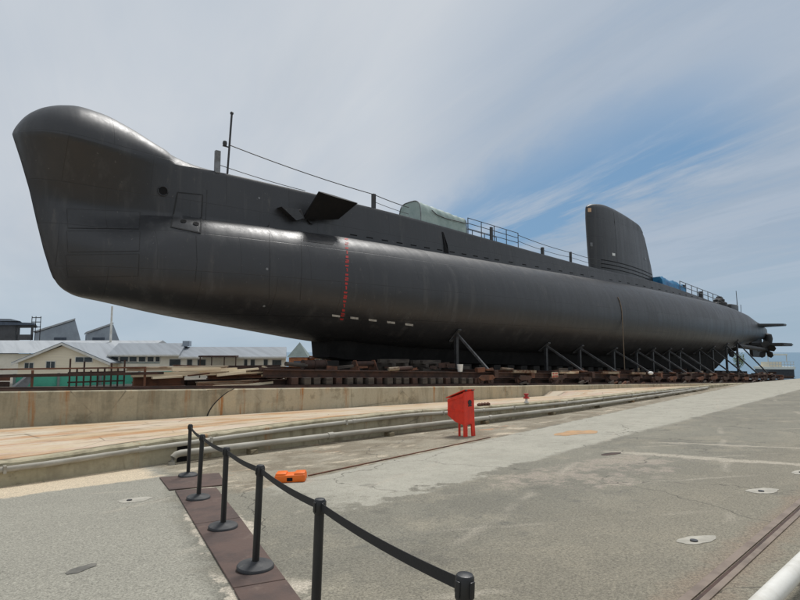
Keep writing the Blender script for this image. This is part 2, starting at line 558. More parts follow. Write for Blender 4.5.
def copy_tree(o, parent=None):
    c = o.copy()
    COL.objects.link(c)
    if parent is not None:
        c.parent = parent
    for ch in o.children:
        copy_tree(ch, c)
    return c


# ================================================================== SETTING
KFOOT = [(-60, 12.2), (-10, 12.5), (1.35, 12.8), (4.35, 13.25), (9, 13.55), (15, 13.75), (20.7, 14.1), (27.2, 14.95), (43, 17.4), (55, 19.3), (65, 20.5), (120, 20.5)]
KTOP = [(-60, -2.0), (1.35, -2.02), (4.35, -1.98), (9, -1.90), (12, -1.89), (15, -1.97), (20.7, -2.09), (27.2, -2.2), (43, -2.54), (55, -2.86), (65, -3.14), (120, -3.5)]
PLY = 20.5


def ptop(x):
    return keelz(x) - 1.2


def kfoot(x):
    return smo(KFOOT, x)


def ktop(x):
    return max(smo(KTOP, x), gz(x, kfoot(x)) + .06)


XS = [-60, -40, -25, -15, -10, -6, -3] + [i * .75 for i in range(0, 88)] + [67, 70, 75, 80, 85, 90, 96, 100, 104]
# yard
bm = B()
rows = []
for x in XS:
    k = kfoot(x)
    row = []
    for j in range(25):
        t = j / 24
        y = -60 + 57 * t / .2 if t < .2 else -3 + (k + 3) * (t - .2) / .8
        row.append(bm.verts.new((x, y, gz(x, y))))
    rows.append(row)
for a, c in zip(rows, rows[1:]):
    for j in range(24):
        bm.faces.new((a[j], c[j], c[j + 1], a[j + 1]))
struct('yard_ground', bm, 'ground')
# apron between low wall and plinth
bm = B()
rows = []
for x in XS:
    if x > 64:
        continue
    k = kfoot(x) + .30
    z0 = ktop(x) - .05
    z1 = min(z0 - .12, -2.22 - .016 * x) if x < 30 else z0 - .12
    row = []
    for j in range(9):
        t = j / 8
        row.append(bm.verts.new((x, k + (PLY - k) * t, z0 + (z1 - z0) * t)))
    rows.append(row)
for a, c in zip(rows, rows[1:]):
    for j in range(8):
        bm.faces.new((a[j], c[j], c[j + 1], a[j + 1]))
struct('slip_apron', bm, 'apron')
# low wall
def strip_wall(xs, y0, y1, z0, z1, chip=0.0):
    b_ = B()
    secs = []
    for x in xs:
        c_ = random.uniform(-chip, chip)
        secs.append([b_.verts.new((x, y0(x) + c_ * .5, z0(x))), b_.verts.new((x, y0(x) + c_ * .6, z1(x) - .03 + c_)), b_.verts.new((x, y0(x) + .04, z1(x) + c_)),
                     b_.verts.new((x, y1(x), z1(x))), b_.verts.new((x, y1(x), z0(x)))])
    for a_, d_ in zip(secs, secs[1:]):
        for j in range(5):
            b_.faces.new((a_[j], d_[j], d_[(j + 1) % 5], a_[(j + 1) % 5]))
    b_.faces.new(secs[0])
    b_.faces.new(secs[-1][::-1])
    return b_


kx = [-60, -30, -10] + [i * .33 for i in range(0, 193)]
low = thing('low_wall', (10, kfoot(10), -2.5), 'long low olive concrete wall edging the tan apron, carrying the pipes', 'wall')
obj('wall_face', strip_wall(kx, kfoot, lambda x: kfoot(x) + .26, lambda x: gz(x, kfoot(x)) - .6, ktop, .012), 'kerb', low)
obj('coping', strip_wall(kx, lambda x: kfoot(x) + .263, lambda x: kfoot(x) + .45, lambda x: ktop(x) - .3, lambda x: ktop(x) - .015, .02), 'kerbtop', low)
# plinth wall and slip floor
def pl_wall(x0, x1, y0):
    xs = [x0 + (x1 - x0) * i / 40 for i in range(41)]
    return strip_wall(xs, lambda x: y0, lambda x: y0 + .5, lambda x: -5.0, lambda x: ptop(x), .01)


pw = thing('plinth_wall', (20, PLY, -3), 'tall rust streaked concrete wall under the cradle rail', 'wall')
obj('tan_wall_section', pl_wall(8.3, 100, PLY), 'plinth', pw)
b_ = B()
pts = [(-60, 0), (7.3, 0)]
bmx = strip_wall([-60, -30, -10, 0, 2, 4, 6, 7.0, 7.6, 8.0, 8.297], lambda x: PLY + .004, lambda x: PLY + .5, lambda x: -5.0, ptop, .01)
b_.free()
o = obj('grey_wall_section', bmx, 'plinth_grey', pw)
o['label'] = 'greyer darker left section of the wall with a curved joint'
# curved cracked joint where the two concretes meet
bm = B()
jp = []
for i in range(13):
    t = i / 12
    z = ptop(8.3) - .02 - 1.15 * t
    x = 9.35 - 1.05 * math.sin(t * PI / 2) ** .75
    jp.append((x, z))
for (x0, z0), (x1, z1) in zip(jp, jp[1:]):
    prism(bm, [(x0 - .02, PLY - .012, z0), (x0 + .03, PLY - .012, z0), (x1 + .03, PLY - .012, z1), (x1 - .02, PLY - .012, z1)], (0, .01, 0))
obj('wall_joint', bm, 'seam', pw)
bm = B()
pg_ = [(8.302, PLY - .002, ptop(8.3) - .005)] + [(x, PLY - .002, z) for x, z in jp] + [(8.302, PLY - .002, jp[-1][1])]
prism(bm, pg_, (0, .0015, 0))
obj('grey_wall_edge', bm, 'plinth_grey', pw)
bm = B()
secs = []
for x in (-60, 0, 20, 50, 104):
    secs.append([bm.verts.new((x, PLY + .503, ptop(x) - .01)), bm.verts.new((x, 33.0, ptop(x) - .01)), bm.verts.new((x, 33.0, -7.5)), bm.verts.new((x, PLY + .503, -7.5))])
for a, c in zip(secs, secs[1:]):
    for j in range(4):
        bm.faces.new((a[j], c[j], c[(j + 1) % 4], a[(j + 1) % 4]))
struct('slip_floor', bm, 'farground')
# far yard and sea
bm = B()
box(bm, (-260, 33.01, -8), (80, 330, -4.35))
struct('far_yard', bm, 'farground')
bm = B()
vs = [bm.verts.new(p) for p in ((-9000, -3000, -6.6), (9000, -3000, -6.6), (9000, 12000, -6.6), (-9000, 12000, -6.6))]
bm.faces.new(vs)
struct('sea', bm, 'sea')
bm = B()
bar(bm, (104.3, -40, gz(104, 0) - .2), (104.3, 24.5, gz(104, 24) + .1), .6, .6)
tag(obj('quay_edge_timber', bm, 'steel_dark'), 'dark timber edge of the yard in front of the sea at far right', 'quay edge')

# ================================================================== SUBMARINE
YC = 26.8
sub = thing('submarine', (2.5, YC, keelz(2.5)), 'long black submarine propped on a slipway with a bulbous sonar dome on its bow', 'submarine')
T_W = [(2.5, .05), (2.7, .30), (3.0, .52), (3.5, .85), (4.5, 1.32), (6, 1.85), (8, 2.5), (10, 2.95), (13, 3.4), (16, 3.7), (20, 3.92), (26, 4.08), (40, 4.12), (55, 4.08), (65, 3.72), (75, 2.95), (83, 1.95), (89, 1.0), (93.5, .16)]
T_BN = [(2.5, .04), (3, .36), (4, .42), (6, .54), (7.5, .78), (9, 1.12), (10.5, 1.32), (13, 1.42), (80, 1.42), (85, 1.0), (89, .7), (93.5, .1)]
T_ZB = [(2.46, 3.05), (2.58, 2.78), (2.85, 2.56), (3.5, 2.36), (5, 2.2), (6.5, 2.02), (8, 1.82), (10.5, 1.48), (13, 1.12), (16.6, .62), (20, .3), (25, .05), (35, -.2), (50, -.55), (65, -.5), (72, -.1), (80, .7), (88, 1.5), (93.5, 2.0)]
T_ZC = [(2.5, 4.5), (6, 4.1), (10, 3.8), (20, 3.4), (50, 2.95), (75, 2.85), (85, 2.8), (93.5, 2.7)]
T_ZK = [(2.5, 6.3), (6, 6.15), (8, 6.15), (12, 6.2), (18, 6.33), (26, 6.30), (49, 6.18), (60, 5.95), (72.5, 5.55), (80, 4.9), (86, 4.15), (90, 3.75), (93.5, 3.3)]
T_BL = [(2.46, .02), (2.5, .14), (2.62, .50), (2.8, .80), (3.05, 1.08), (3.4, 1.40), (3.9, 1.60), (4.4, 1.66), (5.0, 1.62), (5.6, 1.54), (6.6, 1.38), (8.3, 1.14), (9.4, 1.08), (11, 1.14), (12.5, 1.2), (80, 1.2), (86, .7), (93.5, .1)]
T_ZL = [(2.46, 8.74), (3.4, 8.69), (4.4, 8.65), (5.6, 8.61), (6.6, 8.58), (8.3, 8.56), (10, 8.66), (11.7, 8.64), (20.2, 8.48), (28.5, 8.1), (43.9, 7.36), (56.2, 7.05), (67.2, 6.22), (77.9, 5.28), (85.5, 4.42), (87.0, 4.1), (90, 3.8), (93.5, 3.32)]
T_ZT = [(2.46, 8.80), (2.5, 8.95), (2.65, 9.27), (2.85, 9.58), (3.1, 9.84), (3.5, 10.12), (4.1, 10.37), (4.75, 10.50), (5.6, 10.44), (6.7, 10.13), (8.03, 9.58), (9.45, 9.0), (10.5, 8.80), (12, 8.74), (20.2, 8.58), (28.5, 8.2), (43.9, 7.46), (56.2, 7.15), (67.2, 6.32), (77.9, 5.38), (85.5, 4.5), (87.0, 4.17), (90, 3.84), (93.5, 3.34)]
NLOW, NUP, NWALL, NCAP = 22, 16, 12, 12


def stemoff(z):
    return lerp([(2.0, 2.12), (2.54, 1.95), (2.82, 1.82), (3.38, 1.60), (4.19, 1.34), (5.39, 1.02), (6.6, .72), (7.77, .36), (8.73, .03), (12, 0)], z)


def sst(x, a, c):
    t = min(1, max(0, (x - a) / (c - a)))
    return t * t * (3 - 2 * t)



def section(q):
    W, bn, zb, zc, zk = smo(T_W, q), smo(T_BN, q), smo(T_ZB, q), smo(T_ZC, q), smo(T_ZK, q)
    bl, zl, zt = smo(T_BL, q), smo(T_ZL, q), smo(T_ZT, q)
    bn = min(bn, W * .999)
    P = []
    for i in range(NLOW + 1):
        a = PI / 2 * i / NLOW
        e1 = .62 + .30 * sst(q, 5, 15)
        P.append((W * math.sin(a) ** e1, zc - (zc - zb) * math.cos(a) ** (e1 + .06) if i < NLOW else zc))
    for i in range(1, NUP + 1):
        a = PI / 2 * i / NUP
        t = i / NUP
        fb = 1 - sst(q, 5.5, 9.5)
        b1, z1 = bn + (W - bn) * max(math.cos(a), 0), zc + (zk - zc) * math.sin(a)
        b0, z0 = W + (bn - W) * t * t * (3 - 2 * t), zc + (zk - zc) * t
        P.append((b1 + (b0 - b1) * fb, z1 + (z0 - z1) * fb))
    pw_ = 1.35 if q < 7 else max(1.0, 1.35 - (q - 7) * .2)
    for i in range(1, NWALL + 1):
        t = i / NWALL
        P.append((bn + (bl - bn) * t ** pw_, zk + (zl - zk) * t))
    ex = .5 if q < 8.5 else max(.3, .5 - (q - 8.5) * .1)
    for i in range(1, NCAP + 1):
        a = PI / 2 * i / NCAP
        c_ = math.cos(a)
        P.append((bl * c_ if i < NCAP else 0.0, zl + (zt - zl) * (math.sin(a) if q < 8.5 else (1 - c_ ** (2 + (q - 8.5))) if q < 12 else 1 - c_ ** 5.5)))
    fade = 1.0 if q <= 2.5 else max(0.0, 1 - (q - 2.5) / 7.5) ** 1.5
    out = []
    for bb, z in P:
        out.append(Vector((q + stemoff(z) * fade, YC - bb, z)))
    return out


QS = [2.46 + 7.0 * (i / 44) ** 1.9 for i in range(45)] + [9.9 + .45 * i for i in range(26)]
q = QS[-1]
while q < 84.5:
    q += .9
    QS.append(q)
while q < 93.2:
    q += .35
    QS.append(q)
QS[-1] = 93.5
GRID = [section(q) for q in QS]
NK = len(GRID[0])
K_CREASE, K_LIP = NLOW + NUP, NLOW + NUP + NWALL
# full-surface normals for seamless joins at the bow
def build_part(sel, name, keepnormals=True):
    b2 = B()
    vmap = {}
    def gv(i, k, side):
        key = (i, k, 0 if (k == 0 or k == NK - 1) else side)
        if key not in vmap:
            p = GRID[i][k].copy()
            if side and key[2]:
                p.y = 2 * YC - p.y
            vmap[key] = b2.verts.new(p)
        return vmap[key]
    for i in range(len(QS) - 1):
        for k in range(NK - 1):
            if sel(QS[i], k):
                for side in (0, 1):
                    vs_ = [gv(i, k, side), gv(i + 1, k, side), gv(i + 1, k + 1, side), gv(i, k + 1, side)]
                    if side:
                        vs_ = vs_[::-1]
                    u_ = []
                    for v_ in vs_:
                        if v_ not in u_:
                            u_.append(v_)
                    try:
                        b2.faces.new(u_)
                    except ValueError:
                        pass
    if sel(QS[0], 0) or sel(QS[0], NK - 2):
        pass
    return b2, vmap


full, fmap = build_part(lambda q, k: True, 'full')
full.normal_update()
FN = {k: v.normal.copy() for k, v in fmap.items()}
HULL_BVH = BVHTree.FromBMesh(full)


def hullpart(name, sel, wfun):
    b2, vm = build_part(sel, name)
    b2.verts.index_update()
    b2.normal_update()
    idx = {}
    for n_, (key, v_) in enumerate(vm.items()):
        idx[key] = v_
    norms = [None] * len(b2.verts)
    b2.verts.ensure_lookup_table()
    for i_, v_ in enumerate(b2.verts):
        v_.index = i_
    for key, v_ in vm.items():
        w_ = wfun(QS[key[0]], key[1])
        n_ = v_.normal * (1 - w_) + FN[key] * w_
        norms[v_.index] = n_.normalized()
    me = bpy.data.meshes.new(name)
    org = wloc(sub)
    b2.transform(Matrix.Translation(-org))
    b2.to_mesh(me)
    b2.free()
    for p in me.polygons:
        p.use_smooth = True
    me.normals_split_custom_set_from_vertices([tuple(n_) for n_ in norms])
    me.materials.append(M['sub'])
    o_ = bpy.data.objects.new(name, me)
    COL.objects.link(o_)
    o_.parent = sub
    return o_


QD = 9.46
hull_o = hullpart('hull', lambda q, k: k < K_CREASE or (q < QD - .01 and k < K_LIP), lambda q, k: 1.0 if (k < K_CREASE - 1 or q < 8) else (1 - sst(q, 8.5, 15) if k == K_CREASE else 1.0))
dome_o = hullpart('sonar_dome', lambda q, k: k >= K_LIP and q < QD - .01, lambda q, k: sst(q, 6.2, 8.5) if k == K_LIP else 1.0)
cas_o = hullpart('casing', lambda q, k: k >= K_CREASE and q >= QD - .01, lambda q, k: (1 - sst(q, 8.5, 15)) if k == K_CREASE else 1.0)


def onhull(u, v):
    r = ray(u, v).normalized()
    h = HULL_BVH.ray_cast(Vector((0, 0, 0)), r)
    if h[0] is None:
        return None
    n = h[1]
    if n.dot(r) > 0:
        n = -n
    return h[0], n


def hull_line(bm, pts, w, off=.006):
    """thin ribbon lying on the hull along photo points"""
    P = []
    dense = []
    for (a, c), (a2, c2) in zip(pts, pts[1:]):
        n = max(2, int(math.hypot(a2 - a, c2 - c) / 3))
        for i in range(n):
            dense.append((a + (a2 - a) * i / n, c + (c2 - c) * i / n))
    dense.append(pts[-1])
    for u, v in dense:
        h = onhull(u, v)
        if h:
            P.append((h[0] + h[1] * off, h[1]))
    rows_ = []
    for i, (p, n) in enumerate(P):
        t = (P[min(i + 1, len(P) - 1)][0] - P[max(i - 1, 0)][0])
        if t.length < 1e-6:
            continue
        s = t.normalized().cross(n).normalized() * (w / 2)
        rows_.append([bm.verts.new(p - s - n * .012), bm.verts.new(p - s), bm.verts.new(p + s), bm.verts.new(p + s - n * .012)])
    for a, c in zip(rows_, rows_[1:]):
        for j in range(3):
            bm.faces.new((a[j], c[j], c[j + 1], a[j + 1]))


def hull_patch(bm, quad, off=.01, n=8):
    (a, b2, c, d) = quad
    g = []
    for j in range(n + 1):
        rr = []
        for i in range(n + 1):
            s, t = i / n, j / n
            u = (a[0] * (1 - s) + b2[0] * s) * (1 - t) + (d[0] * (1 - s) + c[0] * s) * t
            v = (a[1] * (1 - s) + b2[1] * s) * (1 - t) + (d[1] * (1 - s) + c[1] * s) * t
            h = onhull(u, v)
            rr.append(bm.verts.new(h[0] + h[1] * off))
        g.append(rr)
    for j in range(n):
        for i in range(n):
            bm.faces.new((g[j][i], g[j][i + 1], g[j + 1][i + 1], g[j + 1][i]))


def hull_disc(bm, u, v, r, off=.008):
    h = onhull(u, v)
    n = h[1]
    a = n.orthogonal().normalized()
    c = n.cross(a)
    p = h[0] + n * off
    ring = [bm.verts.new(p + a * (r * math.cos(2 * PI * k / 16)) + c * (r * math.sin(2 * PI * k / 16))) for k in range(16)]
    bm.faces.new(ring)


# torpedo shutters: faint raised plates with seams
for quad in [((67, 209), (140, 212), (139, 229), (68, 228)), ((67, 231), (140, 232), (139, 251), (68, 252)), ((66, 255), (139, 254), (138, 276), (68, 277))]:
    bm = B()
    hull_patch(bm, quad, .016)
    p_ = obj('torpedo_shutter', bm, 'sub', sub, 60)
    bm = B()
    hull_line(bm, list(quad) + [quad[0]], .022, .018)
    obj('seam', bm, 'sub_dark', p_)
# hatch with drain holes on the bow
hq = [(177.5, 192.5), (202.5, 195), (200.5, 233), (171, 227)]
bm = B()
hull_patch(bm, hq, .02)
ht = obj('bow_hatch', bm, 'sub', sub, 60)
bm = B()
hull_line(bm, hq + [hq[0]], .06, .026)
obj('hatch_rim', bm, 'seam', ht)
for u, v, r in ((183.5, 221.5, .13), (196, 224, .13)):
    bm = B()
    hull_disc(bm, u, v, r, .032)
    obj('drain_hole', bm, 'hole', ht)
bm = B()
hull_disc(bm, 163, 191, .19, .012)
hw_ = obj('hawse_hole', bm, 'hole', sub)
h_ = onhull(163, 191)
a_ = h_[1].orthogonal().normalized()
c_ = h_[1].cross(a_)
bm = B()
tube(bm, [h_[0] + h_[1] * .01 + a_ * (.21 * math.cos(2 * PI * k / 24)) + c_ * (.21 * math.sin(2 * PI * k / 24)) for k in range(25)], .03, 8)
obj('hole_rim', bm, 'sub', hw_, 60)
for pts in ([(196, 236), (197, 262), (195, 282)], [(207, 190), (205, 234)], [(269, 222), (270, 262), (269, 300)], [(301, 236), (302, 268), (300, 300)]):
    bm = B()
    hull_line(bm, pts, .035, .004)
    obj('plate_seam', bm, 'sub_dark', sub)
for u, v in ((267, 269), (264, 306), (284, 210), (259, 198), (104, 259)):
    bm = B()
    hull_disc(bm, u, v, .06, .012)
    obj('sacrificial_stud', bm, 'grey_steel', sub)
# red draught figures: a column of short bars and numerals
for i in range(19):
    t = i / 18
    u = 346.4 + 2.5 * math.sin(t * 1.8) - 7.0 * t * t
    v = 239 + (319 - 239) * t
    hh = (1.5, 2.3, 1.9)[i % 3]
    ww = (1.9, 1.3, 1.6)[i % 3]
    bm = B()
    if i % 4 == 1:
        hull_line(bm, [(u - 1.5, v - 1.3), (u + 1.5, v - 1.0), (u + 1.5, v), (u - 1.3, v + .2), (u - 1.4, v + 1.4), (u + 1.6, v + 1.5)], .05, .008)
    elif i % 4 == 3:
        hull_line(bm, [(u - .6, v - 1.0), (u + .3, v - 1.5), (u + .2, v + 1.6)], .07, .008)
    else:
        hull_patch(bm, ((u - ww, v - hh / 2), (u + ww, v - hh / 2 + .4), (u + ww * (.6, 1, .8)[i % 3], v + hh / 2 + .3), (u - ww, v + hh / 2)), .008, 3)
    obj('draught_figure', bm, 'red_mark', sub)
for i in range(5):
    u, v = 332 + 18.3 * i, 314.3 + 2.2 * i
    bm = B()
    hull_patch(bm, ((u, v), (u + 8, v + 1), (u + 8, v + 3), (u, v + 2)), .008, 3)
    obj('waterline_dash', bm, 'white_mark', sub)
# keel box
bm = B()
secs = []
for i in range(60):
    x = 17.3 + i * 57.7 / 59
    zt_ = smo(T_ZB, x) + .55
    w = 1.15 if x > 17.9 else .85
    kz = keelz(x) + (.16 * max(0, 1 - (x - 17.3) / 1.2)) + max(0, x - 70.5) * .42
    secs.append([bm.verts.new((x, YC - w - .25, zt_)), bm.verts.new((x, YC - w, kz + .05)), bm.verts.new((x, YC - w + .1, kz)), bm.verts.new((x, YC + w - .1, kz)), bm.verts.new((x, YC + w, kz + .05)), bm.verts.new((x, YC + w + .25, zt_))])
for a, c in zip(secs, secs[1:]):
    for j in range(6):
        bm.faces.new((a[j], c[j], c[(j + 1) % 6], a[(j + 1) % 6]))
bm.faces.new(secs[0])
bm.faces.new(secs[-1][::-1])
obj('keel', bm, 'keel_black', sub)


def wally(x, z):
    """y of the port side at x, z"""
    h = HULL_BVH.ray_cast(Vector((x, 0, z)), Vector((0, 1, 0)))
    return h[0].y if h[0] else YC


# limber holes along the foot of the casing
x = 18.5
while x < 80:
    z = smo(T_ZK, x) + .28
    y = wally(x, z)
    if not (45.5 < x < 46.2):
        bm = B()
        box(bm, (x - .24, y - .008, z - .035), (x + .24, y + .05, z + .035))
        obj('limber_hole', bm, 'hole', sub)
    x += 1.15 if x < 30 else 1.6
# tall slot in casing
bm = B()
zz0, zz1 = 6.55, 7.85
y0, y1 = wally(25.9, zz0), wally(25.9, zz1 - .05)
prism(bm, [(25.72, y0 - .02, zz0 - .1), (26.22, y0 - .02, zz0 - .1), (26.1, y0 - .02, zz0 + .45), (25.86, y1 - .02, zz1), (25.74, y1 - .02, zz1), (25.8, y0 - .02, zz0 + .4)], (0, .08, 0))
obj('casing_slot', bm, 'hole', sub)
# bow planes, folded up
def bow_plane(side):
    def fl(p):
        p = Vector(p)
        if side:
            p.y = 2 * YC - p.y
        return p
    root_a, root_b = aty(303, 218, 25.25), aty(338, 219, 25.25)
    tip_a, tip_b = aty(319, 191.5, 24.35), aty(357.5, 203, 24.35)
    n = (root_b - root_a).cross(tip_a - root_a).normalized()
    bmm = B()
    prof = [(0, .05), (.12, .13), (.4, .17), (.75, .12), (1, .04)]
    A, C = [], []
    for (s, h) in prof:
        for lst, (p0, p1, k) in ((A, (root_a, root_b, 1.0)), (C, (tip_a, tip_b, .8))):
            p = p0.lerp(p1, s)
            lst.append((p + n * h * k, p - n * h * k))
    loopA = [fl(a[0]) for a in A] + [fl(a[1]) for a in A[::-1]]
    loopC = [fl(a[0]) for a in C] + [fl(a[1]) for a in C[::-1]]
    va = [bmm.verts.new(p) for p in loopA]
    vc = [bmm.verts.new(p) for p in loopC]
    m_ = len(va)
    for i in range(m_):
        bmm.faces.new((va[i], va[(i + 1) % m_], vc[(i + 1) % m_], vc[i]))
    bmm.faces.new(va[::-1])
    bmm.faces.new(vc)
    bp = obj('bow_plane', bmm, 'hole', sub, 35)
    # fairing and hinge
    bmm = B()
    f0, f1, f2, f3 = aty(281.5, 206.5, 25.02), aty(298, 209, 25.02), aty(304, 218, 25.02), aty(296.5, 220.5, 25.02)
    pts_ = [fl(f0), fl(f1), fl(f2), fl(f3)]
    prism(bmm, pts_, fl(Vector((0, .6, .02))) - fl(Vector((0, 0, 0))))
    obj('hinge_fairing', bmm, 'sub', bp)
    bmm = B()
    k0 = aty(299, 210, 25.1)
    tube(bmm, [fl(k0), fl(k0 + Vector((.3, .1, -.4)))], .10, 10)
    tube(bmm, [fl(root_a + Vector((.6, .1, 0))), fl(root_a + Vector((.6, .6, -.1)))], .22, 10)
    obj('hinge_arm', bmm, 'sub_dark', bp)


bow_plane(0)
bow_plane(1)
# bow plane's cast shadow, painted as a dark patch on the hull
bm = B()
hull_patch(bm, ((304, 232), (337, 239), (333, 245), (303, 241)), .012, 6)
obj('plane_shadow', bm, 'sub_dark', sub)

# fin
bm = B()
HS = [(7.0, 46.15, 58.6, .92), (7.9, 46.12, 58.35, .92), (9, 46.0, 58.0, .90), (10.5, 45.88, 57.4, .86), (11.8, 45.78, 56.85, .80), (12.4, 45.74, 56.55, .74)]
rings = []
NA = 26
def foil(z, le, te, t, ztop=None, sc=1.0):
    pts_ = []
    L = te - le
    for i in range(NA + 1):
        s = (1 - math.cos(PI * i / NA)) / 2
        h = 5 * (.2969 * math.sqrt(s) - .126 * s - .3516 * s * s + .2843 * s ** 3 - .1015 * s ** 4) / .5
        pts_.append((le + L * s, h * t))
    lp = [(x, YC - h) for x, h in pts_] + [(x, YC + h) for x, h in pts_[-2:0:-1]]
    return [Vector((x, YC + (y - YC) * sc, z if ztop is None else ztop(x, z))) for x, y in lp]


def fin_top(x):
    return smo([(45.6, 13.15), (46.3, 13.55), (48.1, 13.78), (51, 13.55), (54, 13.22), (55.6, 12.98), (56.5, 12.42)], x)


for z, le, te, t in HS[:-1]:
    rings.append([bm.verts.new(p) for p in foil(z, le, te, t)])
for fr, sc in ((.0, 1.0), (.35, .985), (.7, .93), (.88, .8), (.97, .5), (1.0, .2)):
    rings.append([bm.verts.new(p) for p in foil(0, 45.74, 56.5, .76, lambda x, z: 12.2 + (fin_top(x) - 12.2) * fr, sc)])
for a, c in zip(rings, rings[1:]):
    for k in range(len(a)):
        bm.faces.new((a[k], a[(k + 1) % len(a)], c[(k + 1) % len(a)], c[k]))
bm.faces.new(rings[-1])
fin = obj('fin', bm, 'sub', sub, 50)
fb = B()
for a in ():
    pass
FIN_BVH = None
dg = bmesh.new()
dg.from_mesh(fin.data)
dg.transform(Matrix.Translation(wloc(sub)))
FIN_BVH = BVHTree.FromBMesh(dg)
dg.free()


def onfin(u, v):
    r = ray(u, v).normalized()
    h = FIN_BVH.ray_cast(Vector((0, 0, 0)), r)
    if h[0] is None:
        return None
    return h[0], (h[1] if h[1].dot(r) < 0 else -h[1])


def fin_spot(name, u, v, w, h, mat):
    q_ = onfin(u, v)
    if not q_:
        return
    p, n = q_
    a = n.cross(Vector((0, 0, 1))).normalized()
    c = Vector((0, 0, 1))
    bmm = B()
    prism(bmm, [p + a * (w / 2) * i + c * (h / 2) * j - n * .05 for i, j in ((-1, -1), (1, -1), (1, 1), (-1, 1))], n * .08)
    obj(name, bmm, mat, fin)


fin_spot('fin_light', 589.5, 210, .30, .36, 'lamp')
fin_spot('fin_window', 591.5, 244.5, .20, .34, 'grey_steel')
fin_spot('fin_window', 613.5, 254.5, .46, .24, 'white_plastic')
fin_spot('fin_window', 645, 259, .5, .26, 'grey_steel')
for dz in (.0, .35, .70):
    bm = B()
    for j, (x0, x1) in enumerate(((46.9, 58.0),)):
        pr = []
        n = 24
        for i in range(n + 1):
            x = x0 + (x1 - x0) * i / n
            z = smo(T_ZT, x) + .30 + dz
            h = FIN_BVH.ray_cast(Vector((x, 10, z)), Vector((0, 1, 0)))
            if h[0]:
                pr.append(h[0] + Vector((0, -.012, 0)))
        for a, c in zip(pr, pr[1:]):
            prism(bm, [a + Vector((0, 0, -.04)), c + Vector((0, 0, -.04)), c + Vector((0, 0, .04)), a + Vector((0, 0, .04))], (0, .05, 0))
    obj('fin_slot', bm, 'hole', fin)
for xx in (49.3,):
    bm = B()
    pr = []
    for i in range(9):
        z = 8.4 + (fin_top(xx) - 9.0) * i / 8
        h = FIN_BVH.ray_cast(Vector((xx, 10, z)), Vector((0, 1, 0)))
        if h[0]:
            pr.append(h[0])
    for a, c in zip(pr, pr[1:]):
        prism(bm, [a + Vector((-.02, -.008, 0)), a + Vector((.02, -.008, 0)), c + Vector((.02, -.008, 0)), c + Vector((-.02, -.008, 0))], (0, .03, 0))
    obj('plate_seam', bm, 'sub_dark', fin)

# deck fittings
def deck(x, dy=-1.05):
    return Vector((x, YC + dy, smo(T_ZL, x) + .05))


jp0, jp1 = deck(11.1), deck(11.1) + Vector((.14, 0, 3.1))
bm = B()
tube(bm, [jp0, jp1], .05, 10)
js = obj('jackstaff', bm, 'steel_dark', sub, 40)
bm = B()
bmesh.ops.create_icosphere(bm, subdivisions=2, radius=.09, matrix=Matrix.Translation(jp1))
obj('truck', bm, 'steel_dark', js, 60)
bm = B()
lp = jp0.lerp(jp1, .47)
lathe(bm, [(0, -.12), (.09, -.12), (.11, 0), (.09, .1), (0, .14)], lp + Vector((-.24, 0, .03)), 14)
box(bm, lp + Vector((-.34, -.03, -.14)), lp + Vector((.03, .03, -.09)))
obj('steaming_light', bm, 'steel_dark', js, 40)
bm = B()
box(bm, deck(10.58) + Vector((-.13, -.1, -.1)), deck(10.58) + Vector((.13, .1, 1.02)), .03)
obj('fairlead_post', bm, 'grey_steel', sub)


def post(x, h, w=.05, dy=-1.05, mat='steel_dark'):
    bmm = B()
    bar(bmm, deck(x, dy) - Vector((0, 0, .1)), deck(x, dy) + Vector((0, 0, h)), w * 2, w * 2)
    obj('guard_stanchion', bmm, mat, sub)


for x, h, w in ((20.2, .85, .10), (37.2, .55, .10), (41.2, .85, .08)):
    post(x, h, w)


def wire(pts, r=.016):
    bmm = B()
    P = [Vector(p) for p in pts]
    out = []
    for a, c in zip(P, P[1:]):
        L = (c - a).length
        for i in range(8):
            t = i / 8
            out.append(a.lerp(c, t) - Vector((0, 0, 4 * t * (1 - t) * L * .012)))
    out.append(P[-1])
    tube(bmm, out, r, 6)
    obj('guard_wire', bmm, 'steel_dark', sub)


wire([lp, deck(20.2) + Vector((0, 0, .83)), deck(23.0) + Vector((0, 0, .62))], .024)
wire([deck(10.58) + Vector((0, 0, .35)), deck(15.5) + Vector((0, 0, .05))], .018)
wire([deck(20.2) + Vector((0, 0, .4)), deck(23.0) + Vector((0, 0, .2))], .016)
wire([deck(34.1) + Vector((0, 0, .95)), deck(41.2) + Vector((0, 0, .8)), deck(46.0) + Vector((0, 0, .8))], .022)
wire([deck(34.1) + Vector((0, 0, .5)), deck(37.2) + Vector((0, 0, .35)), deck(41.2) + Vector((0, 0, .4)), deck(46.0) + Vector((0, 0, .35))], .018)
# guard rails forward of the fin
def rail(x0, x1, n, h, dy=-1.05, r=.03, mids=2, mat='steel_dark'):
    bmm = B()
    for i in range(n + 1):
        x = x0 + (x1 - x0) * i / n
        tube(bmm, [deck(x, dy) - Vector((0, 0, .05)), deck(x, dy) + Vector((0, 0, h))], r, 8)
    for j in range(mids + 1):
        hh = h * (1 - j / (mids + 1)) - .02
        tube(bmm, [deck(x0 + (x1 - x0) * i / n, dy) + Vector((0, 0, hh)) for i in range(n + 1)], r * .85, 8)
    return obj('guard_rail', bmm, mat, sub)


